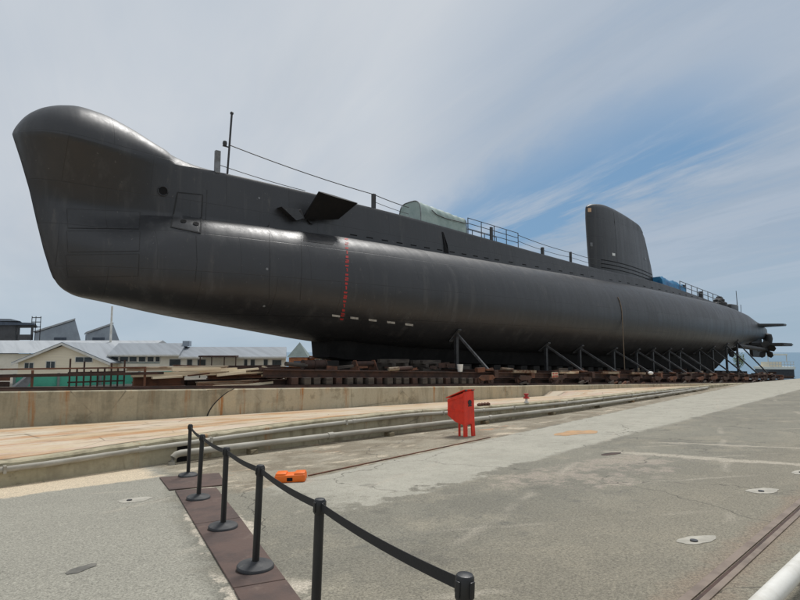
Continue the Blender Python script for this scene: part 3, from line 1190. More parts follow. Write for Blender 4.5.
rail(28.5, 34.1, 4, 1.12)
rail(28.5, 34.1, 4, 1.12, 1.05)
bm = B()
x = 30.7
box(bm, deck(31.0) + Vector((-.12, -.05, -.05)), deck(31.0) + Vector((.12, .08, .95)), .02)
obj('deck_locker', bm, 'steel_dark', sub)
rail(62.4, 74.5, 8, 1.0, r=.045, mids=1, mat='grey_steel')
rail(62.4, 74.5, 8, 1.0, dy=1.05, r=.045, mids=1, mat='grey_steel')
for x in (64.0, 68.7):
    bm = B()
    box(bm, deck(x) + Vector((-.25, .1, -.05)), deck(x) + Vector((.25, .5, .85)), .05)
    obj('deck_locker', bm, 'steel_dark', sub)
# after casing: capstan, hatch trunk, ensign staff
bm = B()
lathe(bm, [(0, -.1), (.9, -.1), (.85, .35), (.6, .5), (.62, .75), (.35, .95), (.3, 1.15), (0, 1.2)], deck(74.6, -.6), 18)
obj('capstan', bm, 'sub_dark', sub, 40)
bm = B()
box(bm, deck(78.4, -.7) + Vector((-1.3, -.4, -.3)), deck(78.4, -.7) + Vector((1.3, 1.6, .75)), .18)
obj('hatch_trunk', bm, 'sub', sub, 40)
bm = B()
tube(bm, [deck(80.8, -.6), deck(80.8, -.6) + Vector((-.25, 0, 2.9))], .06, 8, r2=.035)
obj('ensign_staff', bm, 'steel_dark', sub, 40)
bm = B()
tube(bm, [deck(82.6, -.4), deck(82.6, -.4) + Vector((0, 0, 1.4))], .035, 8)
obj('aerial', bm, 'steel_dark', sub, 40)

# stern planes, rudder, propellers
def hplate(name, pts, z, t, mat='sub', parent=None):
    bmm = B()
    prism(bmm, [(x, y, z - t / 2) for x, y in pts], (0, 0, t))
    bmesh.ops.bevel(bmm, geom=list(bmm.edges), offset=t * .3, segments=2, affect='EDGES')
    return obj(name, bmm, mat, parent or sub, 40)


for sgn in (-1, 1):
    hplate('stabilizer', [(84.5, YC + sgn * 1.3), (91.0, YC + sgn * .4), (88.6, YC + sgn * 3.9), (87.2, YC + sgn * 3.9)], 3.62, .30)
    sp_ = hplate('stern_plane', [(85.0, YC + sgn * .5), (92.3, YC + sgn * .4), (91.8, YC + sgn * 3.7), (86.6, YC + sgn * 3.9)], 1.0, .42, 'sub_dark')
    bm = B()
    tube(bm, [(76, YC + sgn * 2.0, .75), (84.6, YC + sgn * 2.3, .3)], .30, 12, r2=.24)
    obj('propeller_shaft', bm, 'sub_dark', sub, 40)
    bm = B()
    c = Vector((85.0, YC + sgn * 2.3, .28))
    for k in range(5):
        a = 2 * PI * k / 5 + .3
        for (r0, r1, w0, w1) in ((.2, .75, .22, .55), (.75, 1.15, .55, .25)):
            e = Vector((0, math.cos(a), math.sin(a)))
            s = Vector((.5, -math.sin(a) * .85, math.cos(a) * .85))
            prism(bm, [c + e * r0 - s * w0, c + e * r0 + s * w0, c + e * r1 + s * w1, c + e * r1 - s * w1], (.05, 0, 0))
    tube(bm, [c + Vector((-.3, 0, 0)), c + Vector((.2, 0, 0)), c + Vector((.6, 0, 0))], .28, 12, r2=.08)
    obj('propeller', bm, 'bronze', sub)
bm = B()
prism(bm, [(86.5, YC - .2, 1.7), (90.8, YC - .2, 1.9), (91.0, YC - .2, -.75), (87.0, YC - .2, -.65)], (0, .4, 0))
obj('rudder', bm, 'sub_dark', sub)
bm = B()
lathe(bm, [(0, -.9), (.5, -.7), (.62, 0), (.5, .6), (0, .8)], (92.0, YC - .6, 1.9), 14)
obj('stern_bracket', bm, 'sub_dark', sub, 40)

# ---- things lying on the deck
cv = thing('hatch_canopy', deck(25.5, 0), 'pale green translucent arched canopy covering the forward deck', 'canopy')
bm = B()
rows = []
for i in range(25):
    x = 24.05 + 4.3 * i / 24
    row = []
    z0 = smo(T_ZL, x) + .04
    for j in range(19):
        a = PI * j / 18
        rip = .025 * math.sin(i * 1.7 + j * .9) + random.uniform(-.012, .012)
        row.append(bm.verts.new((x, YC - (1.05 + rip) * math.copysign(abs(math.cos(a)) ** .5, math.cos(a)), z0 + (1.42 + rip - .010 * i) * math.sin(a) ** .6)))
    rows.append(row)
for a, c in zip(rows, rows[1:]):
    for j in range(18):
        bm.faces.new((a[j], c[j], c[j + 1], a[j + 1]))
bm.faces.new(rows[0])
bm.faces.new(rows[-1][::-1])
obj('cover_sheet', bm, 'tarp_pale', cv, 50)
for x in (24.03, 28.37):
    bm = B()
    z0 = smo(T_ZL, x) + .04
    tube(bm, [(x, YC - 1.07 * math.copysign(abs(math.cos(PI * j / 18)) ** .5, math.cos(PI * j / 18)), z0 + (1.43 if x < 25 else 1.19) * math.sin(PI * j / 18) ** .6) for j in range(19)], .03, 6)
    obj('hoop', bm, 'grey_steel', cv, 60)
bm = B()
tube(bm, [(25.0, YC - 1.08, 9.2), (25.4, YC - 1.10, 8.98), (26.2, YC - 1.10, 8.86), (27.1, YC - 1.10, 8.84), (28.4, YC - 1.10, 8.82)], .03, 6)
obj('tie_rope', bm, 'steel_dark', cv, 60)
bm = B()
rows = []
for i in range(19):
    x = 58.3 + 5.6 * i / 18
    z0 = smo(T_ZL, x)
    h = .88 + .07 * math.sin(i * .7) + random.uniform(-.06, .06)
    rows.append([bm.verts.new((x, YC - 1.05, z0 + .02)), bm.verts.new((x, YC - 1.0 + .06 * math.sin(i * 2.3), z0 + h * .6)), bm.verts.new((x, YC - .75, z0 + h)), bm.verts.new((x, YC + .75, z0 + h * .95)), bm.verts.new((x, YC + 1.0, z0 + .02))])
for a, c in zip(rows, rows[1:]):
    for j in range(4):
        bm.faces.new((a[j], c[j], c[j + 1], a[j + 1]))
bm.faces.new(rows[0][::-1])
bm.faces.new(rows[-1])
tag(obj('deck_tarpaulin', bm, 'tarp_blue', None, 30), 'blue tarpaulin heaped on the deck behind the fin', 'tarpaulin')
bm = B()
yh = YC - 4.1
RX = aty(625.5, 371, 22.55).x
ptsr = [Vector((RX, wally(RX, z) - .03, z)) for z in (4.5, 4.2, 3.8, 3.3)]
ptsr += [Vector((RX, ptsr[-1].y - .02, 1.5)), Vector((RX, ptsr[-1].y - .05, ptop(RX) + .5))]
tube(bm, ptsr, .034, 8)
tag(obj('hanging_rope', bm, 'rope', None, 60), 'thin pale rope hanging down the hull side below the fin', 'rope')

# ================================================================== CRADLE
def h2z(h, x):
    return keelz(x) + h


crd = thing('slip_cradle', (40, 21.5, h2z(-1.2, 40)), 'rusty slipway cradle of beams, wheels and cross timbers carrying the submarine', 'cradle')


def xbeam(x0, x1, y, h, w, t):
    bmm = B()
    bar(bmm, (x0, y, h2z(h, x0)), (x1, y, h2z(h, x1)), w, t)
    return bmm


def ibeam(x0, x1, y, h, w, t):
    bmm = B()
    bar(bmm, (x0, y, h2z(h + t / 2 - .02, x0)), (x1, y, h2z(h + t / 2 - .02, x1)), w, .04)
    bar(bmm, (x0, y, h2z(h, x0)), (x1, y, h2z(h, x1)), .06, t - .08)
    bar(bmm, (x0, y, h2z(h - t / 2 + .02, x0)), (x1, y, h2z(h - t / 2 + .02, x1)), w, .04)
    return bmm


obj('side_beam', ibeam(11.0, 84, 21.35, -.62, .36, .34), 'rust_dark', crd)
obj('side_beam', ibeam(11.0, 84, 32.0, -.62, .36, .34), 'rust', crd)
obj('lower_beam', ibeam(11.0, 84, 21.6, -1.0, .3, .26), 'rust_dark', crd)
obj('inner_beam', ibeam(11.0, 84, 24.6, -.62, .36, .34), 'rust_dark', crd)
# cross timbers under the forward part of the hull
x = 12.3
i = 0
while x < 24.0:
    bm = B()
    box(bm, (x - .17, 21.0 + random.uniform(-.08, .1), h2z(-1.0, x) - .08), (x + .17, 21.45, h2z(-1.0, x) + .22), .02)
    obj('cross_timber', bm, 'timber' if i % 4 else 'rust_dark', crd)
    x += .58
    i += 1
x = 25.5
while x < 80:
    bm = B()
    bar(bm, (x, 20.95, h2z(-.55, x)), (x, 32.2, h2z(-.55, x)), .34, .42)
    obj('cross_beam', bm, 'rust' if random.random() < .35 else 'rust_dark', crd)
    x += 3.5 if x < 45 else 2.9
# wheels in bogie frames
x = 24.6
while x < 80:
    wz = ptop(x) + .27
    for dx in (-.42, .42):
        bm = B()
        lathe(bm, [(0, -.09), (.10, -.09), (.10, -.05), (.20, -.05), (.24, -.03), (.24, .09), (.27, .10), (.27, .13), (0, .13)], (0, 0, 0), 20)
        bm.transform(Matrix.Translation((x + dx, 21.02, wz - .0315 * dx)) @ Matrix.Rotation(-PI / 2, 4, 'X'))
        obj('wheel', bm, 'rust_dark', crd, 40)
    bm = B()
    k1, k2 = random.uniform(.6, 1.0), random.uniform(.6, 1.0)
    prism(bm, [(x - .85 * k1, 20.92, wz + .18), (x - .5 * k1, 20.92, wz + .02 * k2), (x + .5 * k2, 20.92, wz + .05 * k1), (x + .85 * k2, 20.92, wz + .15), (x + .6 * k2, 20.92, wz + .38 * k1), (x - .6 * k1, 20.92, wz + .42 * k2)], (0, -.05, 0))
    obj('bogie_plate', bm, random.choice(['rust', 'rust_dark', 'rust_dark']), crd)
    x += 3.5 if x < 45 else 2.9
# dock rail on the wall
rl = B()
bar(rl, (-60, 21.0, ptop(-60) + .03), (100, 21.0, ptop(100) + .03), .32, .05)
bar(rl, (-60, 21.0, ptop(-60) + .085), (100, 21.0, ptop(100) + .085), .10, .055)
tag(obj('slip_rail', rl, 'rust_dark'), 'dark rusted steel rail running along the top of the tall concrete wall', 'rail')

# keel blocks down the middle
bm = B()
kb0 = None
ki = 0
x = 17.4
kbs = []
while x < 82:
    o_ = None
    if kb0 is None:
        bm = B()
        for j in range(4):
            box(bm, (-.4 + .02 * (j % 2), -1.3 + .06 * j, -1.2 + .3 * j + .003), (.4 - .02 * (j % 2), 1.3 - .06 * j, -.9 + .3 * j - .003), .015)
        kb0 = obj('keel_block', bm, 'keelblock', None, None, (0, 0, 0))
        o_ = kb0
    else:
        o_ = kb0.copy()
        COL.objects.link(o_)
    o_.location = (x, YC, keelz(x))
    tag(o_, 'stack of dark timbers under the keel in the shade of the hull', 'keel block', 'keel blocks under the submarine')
    kbs.append(o_)
    x += 1.55

# shores
def make_shore():
    r = thing('hull_shore', (0, 0, 0), 'x', 'shore', 'shores propping the hull from the cradle')
    return r


TOPS = [(25.0, 1.15), (35.0, .50), (39.6, .18), (44.9, -.05), (49.0, -.05), (51.9, .10), (55.3, .0), (58.0, -.1), (62.7, -.15), (66.2, .02), (70.4, .12), (73.9, .80)]
words = ['first and tallest grey shore from the bow, standing apart under the forward hull', 'second grey shore from the bow, left of the hanging rope', 'third grey shore from the bow, next left of the hanging rope', 'fourth shore from the bow, just right of the hanging rope foot',
         'fifth shore from the bow under the shaded hull side', 'sixth shore from the bow, in the middle of the close row', 'seventh shore from the bow in the close row', 'sixth shore from the stern under the shaded hull side',
         'fourth shore counted forward from the stern one', 'third shore counted forward from the stern one, black against the dark', 'black shore next to the sternmost one', 'sternmost black shore leaning under the tail against the sea']
words[7] = 'eighth shore from the bow under the shaded hull side'
words[8] = 'ninth shore from the bow, fourth from the stern'
words[9] = 'third shore from the stern, dark steel under the hull'
for (x, z), lab in zip(TOPS, words):
    zf = h2z(-.34, x)
    h = HULL_BVH.ray_cast(Vector((x, 10, max(z, .1 + smo(T_ZB, x) * 0 + z))), Vector((0, 1, 0)))
    zt_ = z
    yt = None
    for k in range(30):
        hh = HULL_BVH.ray_cast(Vector((x, 10, zt_)), Vector((0, 1, 0)))
        if hh[0] is not None and hh[0].y < 24.3:
            yt = hh[0].y
            nn = hh[1]
            break
        zt_ += .08
    if yt is None:
        yt, nn = 24.0, Vector((0, -.6, -.8))
    top = Vector((x, yt - .06, zt_ - .03))
    r = thing('hull_shore', (x, 21.2, zf), lab, 'shore', 'shores propping the hull from the cradle')
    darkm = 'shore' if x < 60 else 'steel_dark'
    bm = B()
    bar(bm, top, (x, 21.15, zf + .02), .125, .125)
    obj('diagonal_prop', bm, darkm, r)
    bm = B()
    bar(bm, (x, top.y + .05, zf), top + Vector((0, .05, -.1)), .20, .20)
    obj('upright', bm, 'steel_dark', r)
    bm = B()
    t_ = Vector((0, -.72, .69))
    if nn.z > 0:
        nn = -nn
    t_ = Vector((0, -nn.z, nn.y)).normalized()
    if t_.z < 0:
        t_ = -t_
    bar(bm, top - t_ * .7, top + t_ * .35, .26, .09)
    obj('hull_pad', bm, 'shore', r)
    bm = B()
    box(bm, (x - .28, 20.98, zf - .02), (x + .28, 21.34, zf + .09), .015)
    obj('foot_plate', bm, 'rust', r)

# rusty frame and railing on the slip ahead of the bow
fr = thing('rusty_slip_frame', (3, 22, ptop(3)), 'long rusty steel frame of two level beams on the slip left of the bow', 'steel frame')
bm = B()
bar(bm, (-14, 22.1, -.50), (6.6, 22.1, -.57), .06, .05)
obj('top_beam', bm, 'rust', fr)
bm = B()
bar(bm, (-14, 22.0, -.69), (7.2, 22.0, -.79), .10, .10)
obj('lower_beam', bm, 'rust_dark', fr)
for x in (-9.5, -4, 1.6, 3.02, 6.55):
    bm = B()
    bar(bm, (x, 22.05, ptop(x)), (x, 22.05, -.60), .07, .07)
    obj('leg', bm, 'rust', fr)
x0 = 4.02
pk = thing('picket_gate', (4.9, 22.3, ptop(5)), 'short dark steel picket railing standing before the cream gabled house', 'railing')
for i, hgt in enumerate((.72, .40, .62, .30, .40, .38, .55, .40, .66)):
    bm = B()
    xx = 4.15 + i * .22
    bar(bm, (xx, 22.32, ptop(5)), (xx, 22.32, -.95 + hgt), .05, .05)
    obj('picket', bm, 'rust_dark', pk)
for zz in (-.72, -1.05):
    bm = B()
    bar(bm, (4.1, 22.36, zz), (5.95, 22.36, zz), .04, .05)
    obj('cross_rail', bm, 'rust_dark', pk)

# stacked steel and timber
pile_spec = [
    # x0, x1, y, z0, w, h, mat, kind, label
    (6.3, 8.2, 22.6, .02, .34, .40, 'rust', 'steel_block', 'squat rusty steel block at the left foot of the beam stack'),
    (8.6, 12.2, 22.3, .02, .3, .24, 'rust_pale', 'stacked_beam', 'pale rust flecked beam lowest at the left of the stack'),
    (6.2, 10.6, 22.4, .45, .3, .16, 'timber_pale', 'stacked_beam', 'straw coloured beam with rust ends in the middle of the stack'),
    (6.0, 9.9, 22.45, .66, .28, .15, 'rust_pale', 'stacked_beam', 'cream painted beam topmost at the left of the stack'),
    (8.4, 12.7, 22.9, .02, .4, .3, 'rust_dark', 'stacked_beam', 'dark brown beam behind the lowest pale beam of the stack'),
    (9.2, 12.9, 22.7, .35, .3, .18, 'rust', 'stacked_beam', 'orange brown rusty beam in the middle of the stack right of the pale beams'),
    (8.1, 12.8, 22.9, .57, .28, .15, 'rust', 'stacked_beam', 'long rusty beam at the top of the stack below the shed'),
    (9.9, 12.6, 23.0, .76, .28, .13, 'rust_dark', 'stacked_beam', 'short dark beam crowning the right half of the stack'),
    (6.4, 8.6, 23.0, .02, .3, .2, 'rust_dark', 'stacked_beam', 'small dark beam on the slip floor behind the squat steel block'),
]
for (x0, x1, y, z0, w, h, mt, kind, lab) in pile_spec:
    bm = B()
    zz = ptop((x0 + x1) / 2) + z0
    if mt.startswith('rust') and h > .13:
        rot = random.uniform(-.015, .015)
        for s in (0, 1):
            bar(bm, (x0, y, zz + (h - .02 if s else .02)), (x1, y + rot * 5, zz + (h - .02 if s else .02) + rot), w, .04)
        bar(bm, (x0 + .01, y, zz + h / 2), (x1 - .01, y + rot * 5, zz + h / 2 + rot), w * .5, h - .082)
    else:
        bar(bm, (x0, y, zz + h / 2), (x1, y + random.uniform(-.1, .1), zz + h / 2), w, h)
    tag(obj(kind, bm, mt), lab, 'beam', 'stacked beams left of the keel' if kind == 'stacked_beam' else None)
for k in range(16):
    x0 = random.uniform(6.6, 11.4)
    L = random.uniform(.7, 1.9)
    y0 = random.uniform(21.5, 22.1)
    zz = ptop(x0) + random.choice([.0, .12, .28, .42, .58]) + random.uniform(0, .06)
    hh = random.uniform(.05, .14)
    bm = B()
    bar(bm, (x0, y0, zz + hh / 2 + .01), (x0 + L, y0 + random.uniform(-.25, .25), zz + hh / 2 + .01 + random.uniform(-.04, .10)), random.uniform(.08, .22), hh)
    tag(obj('steel_length', bm, random.choice(['rust', 'rust', 'rust_dark', 'rust_pale', 'timber_pale', 'timber_pale'])), 'short rusty or bleached length heaped on the slip left of the keel', 'length', 'loose lengths in the beam stack')
# splayed planks and scrap right of the stack
sc_labels = ['pale plank leaning highest in the scrap heap below the shed', 'weathered plank sloping down to the right in the scrap heap', 'rusty flat bar lying under the pale planks of the scrap heap', 'short bleached plank at the right end of the scrap heap', 'thin brown bar across the foot of the scrap heap', 'long pale plank tilted over the white bracket in the scrap heap', 'dark board at the back of the scrap heap']
for i, lab in enumerate(sc_labels):
    x0 = 11.6 + .35 * i
    bm = B()
    z = ptop(12.5)
    zA = z + .85 - .07 * i + random.uniform(-.05, .05)
    bar(bm, (x0 - .3, 22.0 + .12 * i, zA), (x0 + 1.5, 22.2 + .1 * i, z + .12 + .06 * i), .16, .07)
    tag(obj('scrap_plank', bm, ['timber_pale', 'timber_pale', 'rust', 'timber_pale', 'rust', 'rust_pale', 'rust_dark'][i]), lab, 'plank', 'planks in the scrap heap')
bm = B()
for k in range(9):
    a0, a1 = PI * k / 9, PI * (k + 1) / 9
    z = ptop(12.6)
    prism(bm, [(12.75 - .42 * math.cos(a0), 21.75, z + .42 * math.sin(a0)), (12.75 - .42 * math.cos(a1), 21.75, z + .42 * math.sin(a1)), (12.75 - .28 * math.cos(a1), 21.75, z + .28 * math.sin(a1)), (12.75 - .28 * math.cos(a0), 21.75, z + .28 * math.sin(a0))], (0, .25, 0))
tag(obj('arched_bracket', bm, 'white_plastic'), 'small white arched bracket at the foot of the scrap heap', 'bracket')

# darker gear in the shade between frame and keel blocks
lab_g = ['dark steel drum in the shade under the forward hull', 'low rusty winch frame in the shade under the hull', 'grey timber cribbing nearest the bow under the hull', 'brown timber cribbing behind the red bin, under the hull']
for i, (x, lab) in enumerate(zip((14.6, 17.6, 19.6, 22.0), lab_g)):
    z = h2z(-.45, x)
    bm = B()
    if i == 0:
        tube(bm, [(x - .6, 23.2, z + .23), (x + .6, 23.2, z + .23)], .21, 18)
        for dx in (-.6, 0, .6):
            tube(bm, [(x + dx - .03, 23.2, z + .23), (x + dx + .03, 23.2, z + .23)], .235, 18)
        o_ = obj('steel_drum', bm, 'rust_dark', None, 40)
        tag(o_, lab, 'drum')
    elif i == 1:
        t = thing('winch_frame', (x, 23.1, z), lab, 'winch')
        for dx in (-.6, .6):
            bm2 = B()
            prism(bm2, [(x + dx, 22.8, z), (x + dx, 23.6, z), (x + dx, 23.3, z + .5), (x + dx, 23.1, z + .5)], (.06, 0, 0))
            obj('side_plate', bm2, 'rust', t)
        bm2 = B()
        tube(bm2, [(x - .62, 23.2, z + .32), (x + .66, 23.2, z + .32)], .14, 14)
        obj('drum', bm2, 'rust_dark', t, 40)
        bm.free()
    else:
        for j in range(3):
            for s in (-1, 1):
                if j % 2:
                    box(bm, (x + s * .45 - .12, 22.6, z + .2 * j + .002), (x + s * .45 + .12, 23.8, z + .2 * j + .198), .01)
                else:
                    box(bm, (x - .7, 23.2 + s * .4 - .12, z + .2 * j + .002), (x + .7, 23.2 + s * .4 + .12, z + .2 * j + .198), .01)
        tag(obj('timber_cribbing', bm, 'timber'), lab, 'cribbing')
# white bucket and the small red and white sign on the cradle
p = Vector((22.8, 21.3, h2z(-.44, 22.8)))
bm = B()
lathe(bm, [(0, 0), (.13, 0), (.18, .40), (.165, .40), (.12, .03), (0, .03)], p, 18)
tag(obj('bucket', bm, 'white_plastic', None, 40), 'white plastic bucket on the cradle left of the first shore', 'bucket')
sg = thing('warning_sign', (31.2, 20.9, h2z(-.6, 31.2)), 'small pale sign with red dots fixed to the cradle beam', 'sign')
bm = B()
zz = h2z(-.58, 31.2)
box(bm, (30.85, 20.86, zz - .16), (31.55, 20.89, zz + .2))
obj('sign_board', bm, 'rust_pale', sg)
for i in range(3):
    for j in range(2):
        bm = B()
        tube(bm, [(31.0 + .2 * i, 20.85, zz - .06 + .16 * j), (31.0 + .2 * i, 20.862, zz - .06 + .16 * j)], .06, 10)
        obj('red_dot', bm, 'red_mark', sg)
for i, (x, lab) in enumerate(((28.2, 'pale steel channel lying on the cradle right of the first shore'), (33.0, 'cream painted channel on the cradle, second along from the bow'), (38.4, 'pale channel on the cradle between the second and third shores'), (42.6, 'long whitish channel on the cradle near the rope foot'))):
    bm = B()
    bar(bm, (x - 1.1, 20.98, h2z(-.34, x)), (x + 1.1, 20.98, h2z(-.34, x) - .07), .1, .16)
    bar(bm, (x - 1.1, 21.08, h2z(-.42, x)), (x + 1.1, 21.08, h2z(-.42, x) - .07), .2, .04)
    tag(obj('steel_channel', bm, 'rust_pale' if i == 1 else 'channel_dull'), lab, 'channel', 'pale channels lying on the cradle')
bm = B()
pp = Vector((44.6, 20.98, h2z(-.36, 44.6)))
bmesh.ops.create_icosphere(bm, subdivisions=2, radius=.22, matrix=Matrix.Translation(pp) @ Matrix.Diagonal((1.6, .8, .7, 1)))
tag(obj('white_bag', bm, 'white_plastic', None, 60), 'small white bag on the cradle at the foot of the hanging rope', 'bag')

for k in range(60):
    x = random.uniform(25.5, 79) if k > 14 else random.uniform(12.5, 25)
    yy = random.uniform(21.0, 22.6)
    L = random.uniform(.3, 1.3)
    a = random.choice([0, 0, 0, PI / 2]) + random.uniform(-.25, .25)
    hh, ww = random.uniform(.06, .26), random.uniform(.08, .3)
    z = h2z(-.44, x) if yy < 21.55 else h2z(-.34, x)
    c = Vector((x, yy, z + hh / 2 - .01))
    d = Vector((math.cos(a), math.sin(a), random.uniform(-.1, .1))) * (L / 2)
    bm = B()
    if k % 3 == 0:
        tube(bm, [c - d, c + d], hh * .45, 10)
    elif k % 3 == 1:
        bar(bm, c - d, c + d, ww, hh)
    else:
        bar(bm, c - d, c + d, ww, .03)
        bar(bm, c - d + Vector((0, 0, hh / 2 + .016)), c + d + Vector((0, 0, hh / 2 + .016)), .03, hh)
    tag(obj('steel_offcut', bm, random.choice(['rust', 'rust', 'rust_dark', 'rust_dark', 'channel_dull', 'timber'])), 'rusty offcut lying among the clutter along the edge of the slipway cradle', 'offcut', 'offcuts along the slipway cradle')
for k in range(26):
    x = random.uniform(25, 78)
    bm = B()
    hh = random.uniform(.12, .3)
    z = ptop(x)
    prism(bm, [(x - .3, 20.72, z), (x + .3, 20.72, z), (x + .3, 20.72, z + hh), (x - .3, 20.72, z + hh * random.uniform(.1, .6))], (0, random.uniform(.12, .22), 0))
    tag(obj('timber_wedge', bm, random.choice(['timber', 'rust_dark', 'timber', 'rust'])), 'small dark wedge standing on the wall edge in front of the cradle wheels', 'wedge', 'wedges along the wall edge')

# ================================================================== PIPES
def kerb_pipe(name, xs, dy, zf, r, mat, lab, elbow=False):
    t = thing(name, (xs[0], kfoot(xs[0]) - dy, zf(xs[0])), lab, 'pipe')
    bmm = B()
    P = [Vector((x, kfoot(x) - dy, zf(x))) for x in xs]
    if elbow:
        p = P[0]
        P = [p + Vector((-.26, -.03, -.34)), p + Vector((-.26, -.03, -.16)), p + Vector((-.225, -.02, -.07)), p + Vector((-.15, -.01, -.015)), p + Vector((-.05, 0, 0))] + P[1:]
    tube(bmm, P, r, 12)
    obj('pipe_run', bmm, mat, t, 50)
    return t, P


xsu = [-40, -20, -8] + [i * 1.0 for i in range(0, 50)]
up_, P_ = kerb_pipe('upper_pipe', xsu, .085, lambda x: ktop(x) - .13, .055, 'pipe', 'pale pipe fixed along the top of the low concrete wall', False)
for x in [1.4 + 4.1 * i for i in range(11)]:
    bm = B()
    zt_ = ktop(x) - .13
    box(bm, (x - .025, kfoot(x) - .15, zt_ - .07), (x + .025, kfoot(x) + .02, zt_ + .065))
    obj('pipe_clip', bm, 'pipe', up_)
for x in [3.9 + 6 * i for i in range(7)]:
    bm = B()
    tube(bm, [(x - .07, kfoot(x) - .085, ktop(x) - .13), (x + .07, kfoot(x + .1) - .085, ktop(x) - .13)], .068, 12)
    obj('flange', bm, 'pipe', up_, 40)
xsl = [4.75] + [5.2 + i * 1.0 for i in range(0, 43)]
lo_, P_ = kerb_pipe('lower_pipe', xsl, .30, lambda x: gz(x, kfoot(x)) + .24 - .002 * (x - 4), .078, 'pipe', 'thicker pale pipe with an elbow along the foot of the low wall', True)
for x in [6.5 + 4.6 * i for i in range(9)]:
    bm = B()
    z = gz(x, kfoot(x))
    box(bm, (x - .09, kfoot(x) - .44, z - .05), (x + .09, kfoot(x) - .16, z + .13), .01)
    obj('pipe_saddle', bm, 'kerbtop', lo_)
for x in [8.9 + 7.1 * i for i in range(5)]:
    bm = B()
    z = gz(x, kfoot(x)) + .24 - .002 * (x - 4)
    tube(bm, [(x - .09, kfoot(x - .09) - .30, z), (x + .09, kfoot(x + .09) - .30, z)], .096, 14)
    obj('flange', bm, 'pipe', lo_, 40)
# dark opening behind the elbow
bm = B()
box(bm, (4.72, kfoot(4.8) - .03, gz(4.6, 13) - .02), (4.98, kfoot(4.8) + .05, gz(4.6, 13) + .42))
obj('drain_opening', bm, 'hole', low)
# near white pipe on low brackets, bottom right
CPd = (Vector((5.36, 1.50, 0)) - Vector((4.88, 1.51, 0))).normalized()
CP0 = (3.4, 1.39, gz(3.4, 1.39) + .19)
CP1 = (9.6, 1.61, gz(9.6, 1.61) + .19)
wp = thing('corner_pipe', (5.4, 1.4, gz(5.4, 1.4)), 'thick white painted pipe in the bottom right corner beside the rusty rail', 'pipe')
a_, c_ = Vector(CP0), Vector(CP1)
bm = B()
tube(bm, [a_.lerp(c_, i / 12) for i in range(13)], .070, 20)
obj('pipe_run', bm, 'pipe_white', wp, 50)
for t in (.42, .62, .85):
    bm = B()
    p = a_.lerp(c_, t)
    bar(bm, p + Vector((0, -.02, -.30)), p + Vector((0, -.02, -.03)), .10, .07)
    obj('pipe_bracket', bm, 'rust_dark', wp)
# buried rail
br_ = thing('buried_rail', (6, 2.07, gz(6, 2)), 'rusty steel crane rail sunk in the yard at bottom right', 'rail')
for dy, w, hh in ((-.065, .055, .014), (.05, .075, .010)):
    bm = B()
    bar(bm, (4.35, 1.955 + dy, gz(4.35, 1.95) + hh / 2 + .002), (14, 2.61 + dy, gz(14, 2.6) + hh / 2 + .002), w, hh)
    obj('rail_head', bm, 'rail_top', br_)
bm = B()
bar(bm, (4.35, 1.955 - .015, gz(4.35, 1.95) + .004), (14, 2.61 - .015, gz(14, 2.6) + .004), .028, .006)
obj('rail_groove', bm, 'rust_dark', br_)
# thin rusty rail near the pipes
bm = B()
bar(bm, (5.75, 9.27, gz(5.75, 9.27) + .012), (12.5, 10.55, gz(12.5, 10.55) + .012), .035, .02)
tag(obj('rusty_strip', bm, 'rust'), 'thin rusty steel strip let into the ground right of the orange block', 'steel strip')

# ================================================================== YARD OBJECTS
def blob(bm, cx, cy, rx, ry, rot, n=48, jag=.18, t=.006):
    top, bot = [], []
    ph = [random.uniform(0, 6.28) for _ in range(4)]
    for k in range(n):
        a = 2 * PI * k / n
        r = 1 + jag * (.6 * math.sin(2 * a + ph[0]) + .5 * math.sin(3 * a + ph[1]) + .35 * math.sin(5 * a + ph[2]) + .2 * math.sin(9 * a + ph[3])) + random.uniform(-.02, .02)
        x, y = rx * r * math.cos(a), ry * r * math.sin(a)
        X = cx + x * math.cos(rot) - y * math.sin(rot)
        Y = cy + x * math.sin(rot) + y * math.cos(rot)
        top.append(bm.verts.new((X, Y, gz(X, Y) + t)))
        bot.append(bm.verts.new((X, Y, gz(X, Y) - .02)))
    bm.faces.new(top)
    for k in range(n):
        bm.faces.new((bot[k], bot[(k + 1) % n], top[(k + 1) % n], top[k]))


for (x, y, rx, ry, lab) in ((6.46, 2.61, .25, .12, 'small white cement patch with a stud, nearest the rusty rail'), (9.56, 2.9, .28, .15, 'white cement patch with a stud near the right edge, below the seams'), (11.6, 2.9, .30, .12, 'white cement patch at the right edge beside the pale seam'), (2.78, 9.6, .27, .17, 'white cement patch on the left below the sandy strip')):
    t = thing('cement_patch', (x, y, gz(x, y)), lab, 'cement patch', 'cement patches in the asphalt')
    bm = B()
    blob(bm, x, y, rx, ry, -.25, jag=.13)
    obj('patch', bm, 'manhole', t)
    bm = B()
    tube(bm, [(x - .08, y, gz(x, y) + .002), (x - .08, y, gz(x, y) + .02)], .04, 10)
    obj('stud', bm, 'steel_dark', t)
bm = B()
blob(bm, 11.64, 6.42, .30, .12, -.1, jag=.1)
tag(obj('iron_cover', bm, 'rust_dark'), 'small dark rusty iron cover in the pale lane', 'cover')
bm = B()
blob(bm, 14.9, 9.3, .85, .42, .1, jag=.25)
tag(obj('ochre_patch', bm, 'ochre'), 'orange sandy patch on the ground right of the red bin', 'ground patch')
bm = B()
blob(bm, 1.40, 6.5, .15, .085, .5, jag=.16)
tag(obj('oil_stain', bm, 'oil'), 'dark oval stain on the grey asphalt at lower left', 'stain')

